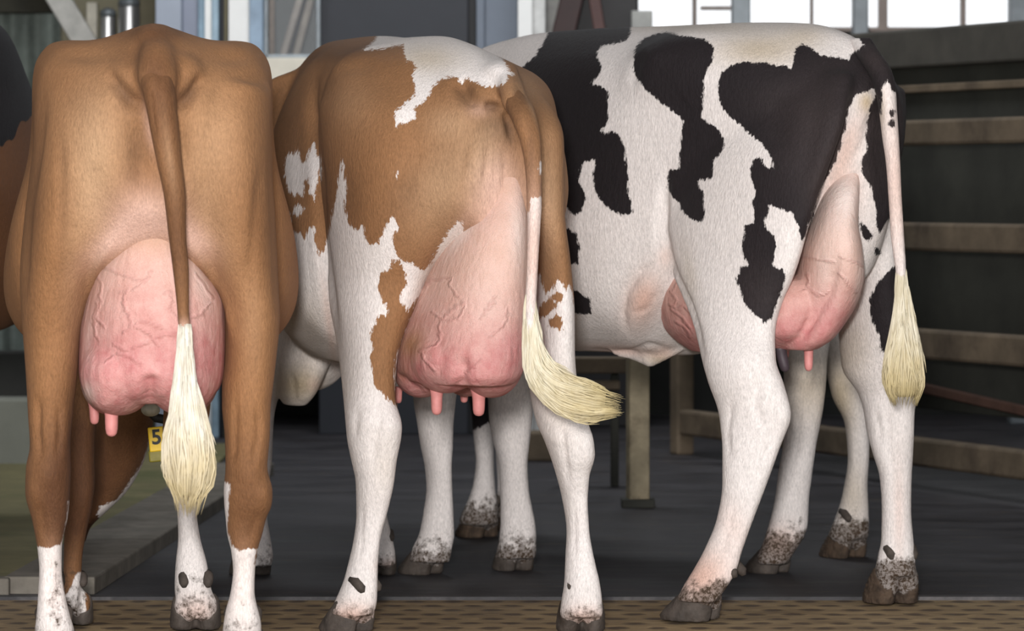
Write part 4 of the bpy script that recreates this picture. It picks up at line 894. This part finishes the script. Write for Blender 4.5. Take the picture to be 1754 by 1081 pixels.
BLK3 = [[(840, 150), (868, 135), (887, 122), (902, 108), (917, 96), (930, 74), (939, 55), (950, 44), (968, 36), (1075, 30), (1082, 40), (1079, 59), (1074, 68), (1066, 72), (1046, 76), (1028, 80), (1023, 90), (1024, 100), (1031, 112), (1029, 122), (1022, 134), (1013, 144), (1024, 146), (1034, 150), (1042, 159), (1041, 185), (1041, 207), (1037, 216), (1029, 222), (1032, 230), (1050, 224), (1058, 230), (1065, 240), (1070, 255), (1072, 274), (1076, 300), (1076, 326), (1081, 348), (1085, 364), (1076, 367), (1065, 368), (1048, 361), (1035, 351), (1026, 338), (1020, 326), (1016, 312), (1015, 296), (1019, 286), (1018, 274), (1010, 276), (1002, 277), (995, 290), (992, 307), (998, 324), (1004, 340), (998, 354), (992, 366), (985, 368), (978, 364), (968, 351), (900, 340), (840, 300)],
        [(960, 385), (985, 398), (991, 415), (992, 432), (990, 452), (975, 452), (960, 450)], [(970, 492), (988, 499), (1002, 506), (1011, 515), (1013, 537), (1000, 539), (970, 538)],
        [(1142, 55), (1152, 57), (1164, 61), (1185, 63), (1205, 67), (1215, 72), (1222, 78), (1222, 92), (1220, 104), (1212, 120), (1205, 133), (1206, 148), (1205, 163), (1203, 182), (1200, 200), (1210, 208), (1220, 215), (1231, 222), (1238, 233), (1241, 245), (1238, 255), (1231, 268), (1222, 274), (1222, 288), (1222, 303), (1208, 308), (1194, 309), (1199, 322), (1205, 333), (1206, 352), (1207, 370), (1203, 378), (1198, 381), (1186, 376), (1176, 370), (1168, 360), (1164, 348), (1152, 338), (1144, 326), (1144, 308), (1146, 292), (1154, 290), (1164, 289), (1164, 265), (1166, 240), (1169, 222), (1170, 207), (1160, 196), (1146, 187), (1130, 174), (1116, 163), (1101, 149), (1090, 133), (1085, 120), (1085, 107), (1086, 92), (1090, 78), (1098, 70), (1109, 63), (1126, 57)],
        [(1246, 115), (1262, 109), (1279, 105), (1290, 109), (1302, 106), (1320, 109), (1333, 112), (1346, 111), (1350, 116), (1357, 118), (1359, 100), (1362, 85), (1368, 78), (1375, 74), (1388, 82), (1401, 91), (1404, 97), (1411, 96), (1425, 98), (1439, 98), (1448, 102), (1454, 103), (1456, 95), (1466, 88), (1480, 80), (1500, 86), (1500, 150), (1484, 158), (1466, 161), (1460, 174), (1455, 186), (1450, 204), (1447, 222), (1444, 238), (1439, 255), (1432, 274), (1422, 294), (1407, 324), (1398, 350), (1388, 381), (1380, 402), (1374, 418), (1372, 406), (1368, 390), (1361, 377), (1360, 365), (1345, 362), (1331, 355), (1322, 353), (1316, 351), (1317, 358), (1316, 365), (1311, 376), (1308, 387), (1318, 396), (1325, 406), (1329, 414), (1330, 422), (1327, 436), (1322, 450), (1330, 460), (1341, 462), (1346, 475), (1342, 492), (1336, 506), (1331, 519), (1326, 535), (1322, 547), (1316, 550), (1311, 557), (1303, 546), (1292, 540), (1282, 528), (1273, 516), (1266, 495), (1261, 475), (1266, 466), (1270, 457), (1283, 454), (1274, 442), (1270, 429), (1274, 412), (1275, 386), (1284, 384), (1292, 381), (1293, 362), (1290, 344), (1293, 335), (1294, 326), (1288, 314), (1285, 303), (1286, 288), (1290, 274), (1297, 269), (1303, 270), (1308, 281), (1316, 289), (1324, 289), (1322, 276), (1318, 263), (1307, 249), (1294, 237), (1282, 227), (1268, 215), (1252, 200), (1237, 185), (1232, 170), (1231, 155), (1231, 140), (1235, 126)],
        [(1500, 165), (1510, 130), (1500, 90), (1570, 90), (1570, 265), (1540, 300), (1528, 370), (1522, 376), (1514, 388), (1506, 400), (1503, 388), (1501, 374), (1499, 350), (1493, 324), (1484, 308), (1475, 293), (1475, 280), (1478, 269), (1484, 262), (1487, 255), (1484, 245), (1482, 236), (1484, 222), (1485, 208), (1489, 189), (1494, 175)],
        [(1470, 371), (1480, 384), (1490, 396), (1495, 406), (1489, 415), (1479, 409), (1473, 390)], [(1497, 425), (1504, 424), (1511, 431), (1508, 437), (1499, 438)],
        [(1560, 440), (1527, 459), (1515, 472), (1505, 481), (1497, 496), (1490, 513), (1490, 530), (1492, 547), (1500, 563), (1506, 579), (1509, 606), (1520, 600), (1530, 575), (1560, 560)]]
def patch3(px, py, co):
    sd = np.full(len(px), -40.0)
    for pl in BLK3: sd = np.maximum(sd, poly_sd(px, py, pl))
    return sd
coat_attrs(me, patch3, pink=[(1452, 250, 20, 60, 20, .6), (1435, 330, 40, 50, 20, .55), (1100, 515, 28, 48, 20, .95), (1060, 600, 70, 10, 5, .6), (1140, 600, 20, 14, 0, .4), (1200, 990, 55, 45, -40, .95), (1255, 900, 30, 50, -30, .3), (1540, 880, 10, 90, 0, .35), (1140, 440, 14, 20, 0, .4)],
           dark=[(1000, 200, 80, 200, 0, .5)], light=[(1400, 200, 60, 110, 15, .5), (1300, 500, 50, 60, 0, .3), (1520, 230, 40, 100, 0, .5), (1320, 170, 50, 40, 0, .2)],  # light blobs paint highlights onto the black thigh
           stain=[(1300, 85, 80, 30, 0, .7), (1180, 46, 120, 10, 0, .4), (1380, 60, 40, 20, 0, .4), (1484, 175, 14, 20, 0, .95), (1130, 615, 30, 14, 0, .7), (1180, 470, 14, 50, -10, .3), (1460, 600, 30, 60, 0, .4), (1430, 640, 20, 60, 0, .5)],  # cream stains; the dimmer, less lit back is painted in too
           dirt0=.05, dirt1=.20, dirt_max=.85, dirt=[(1540, 985, 40, 26, 0, .7), (1225, 1015, 26, 16, -30, .5)])
link('body', me, M['holstein'], c3)
b = MB()
hslices(b, [(262, 1442, 1472, 9.54, .03, -.3), (300, 1424, 1474, 9.515, .065, -.3), (335, 1404, 1472, 9.495, .10, -.4), (381, 1386, 1470, 9.49, .14, -.5), (422, 1370, 1477, 9.51, .18, -.5), (469, 1354, 1481, 9.55, .21, -.6), (513, 1334, 1471, 9.59, .22, -.6), (557, 1322, 1444, 9.61, .22, -.6), (580, 1326, 1424, 9.60, .2, -.5), (596, 1330, 1400, 9.58, .15, -.4)])
hslices(b, [(462, 1138, 1330, 9.72, .12, -.9), (480, 1127, 1400, 9.68, .16, -.9), (520, 1122, 1400, 9.66, .18, -.9), (560, 1134, 1390, 9.66, .18, -.9), (585, 1154, 1370, 9.68, .15, -.9), (604, 1184, 1340, 9.70, .1, -.9)])
me = remesh(b, 'udder', .0046, 12)
sculpt(me, [(1350, 560, 24, 40, 0, .006), (1410, 560, 30, 40, 20, .006)], [([(1432, 440), (1420, 500), (1392, 550), (1366, 590)], 10, .012), ([(1372, 420), (1358, 480)], 5, .003), ([(1136, 480), (1128, 530), (1140, 575)], 6, .005)])
veins(me, [[(1376, 442), (1390, 440), (1405, 446), (1428, 448)], [(1384, 470), (1382, 490), (1395, 500), (1410, 505), (1420, 500)], [(1378, 500), (1390, 498), (1400, 506)], [(1440, 440), (1460, 448), (1476, 455)], [(1440, 470), (1455, 490), (1465, 500)], [(1150, 500), (1158, 515), (1150, 530), (1170, 545), (1180, 560)], [(1145, 520), (1160, 530), (1172, 525), (1186, 540)], [(1155, 550), (1172, 560), (1184, 580)], [(1160, 480), (1155, 500)]], 2.6)
udder_attrs(me, 400, 610, pale=[(1440, 330, 60, 120, 0, .6), (1380, 400, 10, 60, 20, .3), (1476, 480, 10, 60, 10, .5), (1410, 470, 20, 40, 0, .3), (1450, 340, 20, 30, 0, .4)], flush=[(1350, 580, 26, 40, 0, .3), (1420, 540, 30, 40, 20, .35), (1160, 540, 40, 60, 0, -.15)])
u3 = link('udder', me, M['udder'], c3)
teat(u3, 1385, 596, 636, 9.48, 8); d_ = teat(u3, 1337, 600, 637, 9.50, 9.5, (9, 0), 'teat_dark'); d_['label'] = 'dark grey teat'
teat(u3, 1300, 590, 620, 9.80, 8); teat(u3, 1345, 590, 615, 9.86, 7)
b = MB()
hslices(b, [(66, 1452, 1492, 9.56, .05, -.6), (92, 1464, 1508, 9.50, .055, -.5), (118, 1482, 1526, 9.45, .05, -.3), (145, 1496, 1534, 9.415, .042), (194, 1506, 1537, 9.40, .032), (236, 1511, 1540, 9.395, .027), (277, 1517, 1542, 9.39, .023), (343, 1522, 1545, 9.385, .020), (406, 1526, 1549, 9.38, .018), (466, 1534, 1552, 9.37, .016), (520, 1538, 1552, 9.37, .012)], 0, 2.1, 26)
me = remesh(b, 'tail', .0058, 3)
def tp3(px, py, co):
    return np.maximum(poly_sd(px, py, [(1455, 40), (1560, 40), (1545, 160), (1533, 158), (1527, 152), (1520, 138), (1517, 146), (1508, 150), (1512, 200), (1500, 190), (1480, 130), (1454, 104), (1460, 92), (1480, 78)]),
                      np.maximum(6 - np.hypot(px - 1528, (py - 194) * .8), 6 - np.hypot(px - 1528, (py - 212) * .8)))
coat_attrs(me, tp3, light=[(1500, 100, 30, 30, 0, .5)], pink=[(1535, 320, 30, 130, 0, .6)], stain=[(1510, 190, 8, 40, 0, .5)], dirt_max=0)
t3 = link('tail', me, M['holstein'], c3)
switch(t3, [P(1544, 452, 9.37), P(1545, 485, 9.365), P(1547, 532, 9.36), P(1549, 575, 9.355), P(1549, 615, 9.35), P(1548, 650, 9.35), P(1548, 672, 9.355), P(1548, 682, 9.36)],
       np.array([8.5, 11, 17, 26, 34, 35, 30, 20]) * 9.36 / F, 520, 'switch_2', 9, .0019, .75, .5, .003)
hooves(c3, FEET3)

# ------------------------------------------------------------------- COW 4: half hidden behind the black and white cow
h4 = np.array([-.71, .70]); A4 = (.99, 10.58)
c4 = thing('cow', 'cow standing behind the black and white cow, only its pale muddy legs showing underneath', 'cow', (.45, 11.1, 0), 'cows standing in a row')
b = MB()
trunk(b, A4, h4, [
    (.0, [(0, 1.28), (.06, 1.25), (.09, 1.2), (.10, 1.1), (.07, 1.0), (0, .95)]),
    (.1, [(0, 1.36), (.06, 1.34), (.14, 1.28), (.17, 1.2), (.18, 1.05), (.12, .92), (0, .9)]),
    (.28, [(0, 1.39), (.10, 1.375), (.17, 1.34), (.2, 1.3), (.22, 1.15), (.21, 1.0), (.18, .88), (0, .85)]),
    (.50, [(0, 1.40), (.13, 1.39), (.22, 1.37), (.25, 1.32), (.255, 1.2), (.26, 1.05), (.25, .9), (.2, .8), (0, .77)]),
    (.8, [(0, 1.40), (.09, 1.39), (.19, 1.3), (.27, 1.17), (.30, .98), (.26, .80), (.16, .70), (0, .68)]),
    (1.15, [(0, 1.40), (.08, 1.38), (.17, 1.3), (.24, 1.15), (.26, .92), (.22, .77), (.14, .69), (0, .67)]),
    (1.4, [(0, 1.40), (.06, 1.37), (.12, 1.25), (.15, 1.08), (.16, .9), (.14, .76), (0, .70)]),
    (1.6, [(0, 1.3), (.05, 1.26), (.09, 1.1), (.1, .9), (.08, .78), (0, .72)])])
hslices(b, [(300, 1300, 1455, 10.68, .1, -.6), (450, 1315, 1440, 10.64, .1, -.5), (560, 1334, 1426, 10.6, .08, -.3), (623, 1342, 1417, 10.56, .068, -.3), (660, 1342, 1415, 10.54, .06, -.3), (714, 1343, 1408, 10.52, .055, -.2), (753, 1342, 1400, 10.52, .05), (801, 1334, 1393, 10.51, .043), (859, 1326, 1386, 10.51, .04), (900, 1316, 1384, 10.51, .04), (926, 1308, 1374, 10.5, .042), (950, 1298, 1358, 10.5, .042), (966, 1292, 1350, 10.5, .042)])
hslices(b, [(300, 1375, 1505, 10.92, .1, -.6), (450, 1390, 1500, 10.94, .1, -.5), (560, 1402, 1498, 10.96, .08), (623, 1413, 1497, 10.98, .07), (680, 1425, 1493, 10.98, .062), (724, 1446, 1490, 10.98, .055), (787, 1452, 1489, 10.98, .043), (830, 1446, 1486, 10.98, .04), (869, 1437, 1488, 10.98, .042), (902, 1424, 1489, 10.97, .044), (922, 1416, 1487, 10.97, .045)])
hslices(b, [(420, 770, 880, 11.65, .1), (560, 785, 862, 11.63, .08), (640, 795, 850, 11.62, .065), (700, 806, 845, 11.62, .055), (760, 812, 846, 11.62, .05), (790, 815, 846, 11.62, .045), (830, 810, 848, 11.62, .04), (860, 800, 852, 11.61, .042), (880, 790, 854, 11.61, .044), (898, 784, 854, 11.61, .044)])
hslices(b, [(420, 880, 990, 11.85, .1), (560, 890, 965, 11.85, .08), (640, 850, 915, 11.86, .06), (760, 848, 896, 11.86, .05), (830, 852, 890, 11.86, .04), (890, 848, 896, 11.85, .044)])
FEET4 = [(1318, 10.55, (-.8, .6), .95, 'hoof', 0.0, .075), (1446, 11.0, (-.5, .8), 1.05, 'hoof_mud'), (819, 11.65, (-.7, .7), 1.0, 'hoof_mud'), (872, 11.88, (-.5, .8), .95, 'hoof_mud')]; toes(b, FEET4)
b.tube([P(840, 240, 11.7), P(760, 260, 11.95), P(700, 320, 12.2)], [.2, .17, .14], 22); b.tube([P(715, 300, 12.15), P(680, 340, 12.35), P(650, 400, 12.5)], [.115, .12, .075], 18)
me = remesh(b, 'body', .011, 4, 24)
sculpt(me, [(1400, 660, 10, 20, 0, .006)], [([(1370, 700), (1362, 800)], 5, .005), ([(1470, 720), (1472, 800)], 5, .004)])
def patch4(px, py, co):
    z = co[:, 2]; s = np.where(co[:, 1] > 11.2, (z - .33) * 600, (z - .72) * 600)
    return s + 12 * np.sin(px * .05)
coat_attrs(me, patch4, stain=[(1380, 660, 40, 60, 0, .6), (1440, 680, 30, 80, 0, .8), (1460, 850, 30, 60, 0, .5)], pink=[(1330, 930, 40, 30, 0, .6)], dirt0=.06, dirt1=.24, dirt_max=.85, dirt=[(1450, 920, 50, 20, 0, .6), (1335, 950, 26, 26, 0, .4), (820, 900, 50, 16, 0, .3)])
link('body', me, M['holstein'], c4)
hooves(c4, FEET4)

# ------------------------------------------------------------------- COW 5: dark cow cut by the left edge
c5 = thing('cow', 'dark cow with brown side behind the fawn cow at the left edge', 'cow', (-1.75, 10.6, 0), 'cows standing in a row')
b = MB()
h5 = (.02, 1.0); A5 = (-1.62, 10.15)
trunk(b, A5, h5, [
    (.0, [(0, 1.30), (.06, 1.28), (.1, 1.2), (.1, 1.05), (0, .9)]),
    (.15, [(0, 1.52), (.08, 1.50), (.17, 1.44), (.2, 1.15), (.2, 1.0), (0, .85)]),
    (.45, [(0, 1.55), (.12, 1.53), (.22, 1.48), (.26, 1.2), (.27, 1.0), (.2, .8), (0, .74)]),
    (.9, [(0, 1.52), (.09, 1.50), (.2, 1.40), (.29, 1.1), (.31, .92), (.27, .75), (.15, .65), (0, .62)]),
    (1.3, [(0, 1.44), (.07, 1.40), (.16, 1.28), (.22, 1.08), (.22, .88), (.17, .7), (0, .64)]),
    (1.6, [(0, 1.28), (.06, 1.24), (.1, 1.1), (.1, .9), (0, .75)])])
for X, Y in ((-1.78, 10.3), (-1.64, 10.5), (-1.86, 11.45), (-1.70, 11.45)):
    b.tube([(X, Y + .05, .95), (X, Y + .02, .72), (X, Y - .03, .48), (X, Y, .30), (X, Y, .16), (X, Y, .06)], [.13, .095, .06, .042, .042, .05], 20)
b.tube([(-1.5, 11.7, 1.15), (-1.46, 12.0, 1.0), (-1.42, 12.25, .8)], [.19, .16, .12], 20); b.tube([(-1.43, 12.2, .86), (-1.4, 12.35, .7), (-1.38, 12.5, .5)], [.12, .12, .075], 18)
me = remesh(b, 'body', .011, 5, 24)
def patch5(px, py, co): return 246 - .75 * px - py + 9 * np.sin(px * .11) + 5 * np.sin(px * .29 + 1)
coat_attrs(me, patch5, light=[(20, 180, 40, 40, 0, .4)], dirt0=.02, dirt1=.3, dirt_max=.6)
link('body', me, M['dark_cow'], c5)
b = MB(); b.tube([(-1.70, 10.13, 1.37), (-1.70, 10.05, 1.3), (-1.70, 10.02, 1.1), (-1.70, 10.02, .8), (-1.70, 10.02, .5)], [.04, .035, .025, .018, .03], 14)
me = b.mesh('tail'); coat_attrs(me, lambda px, py, co: px * 0 + 40); link('tail', me, M['dark_cow'], c5)
for X, Y in ((-1.78, 10.33), (-1.64, 10.53), (-1.86, 11.48), (-1.70, 11.48)): hoof(c5, CX + X / Y * F, Y, (.1, 1), 1.0, 'hoof_mud')
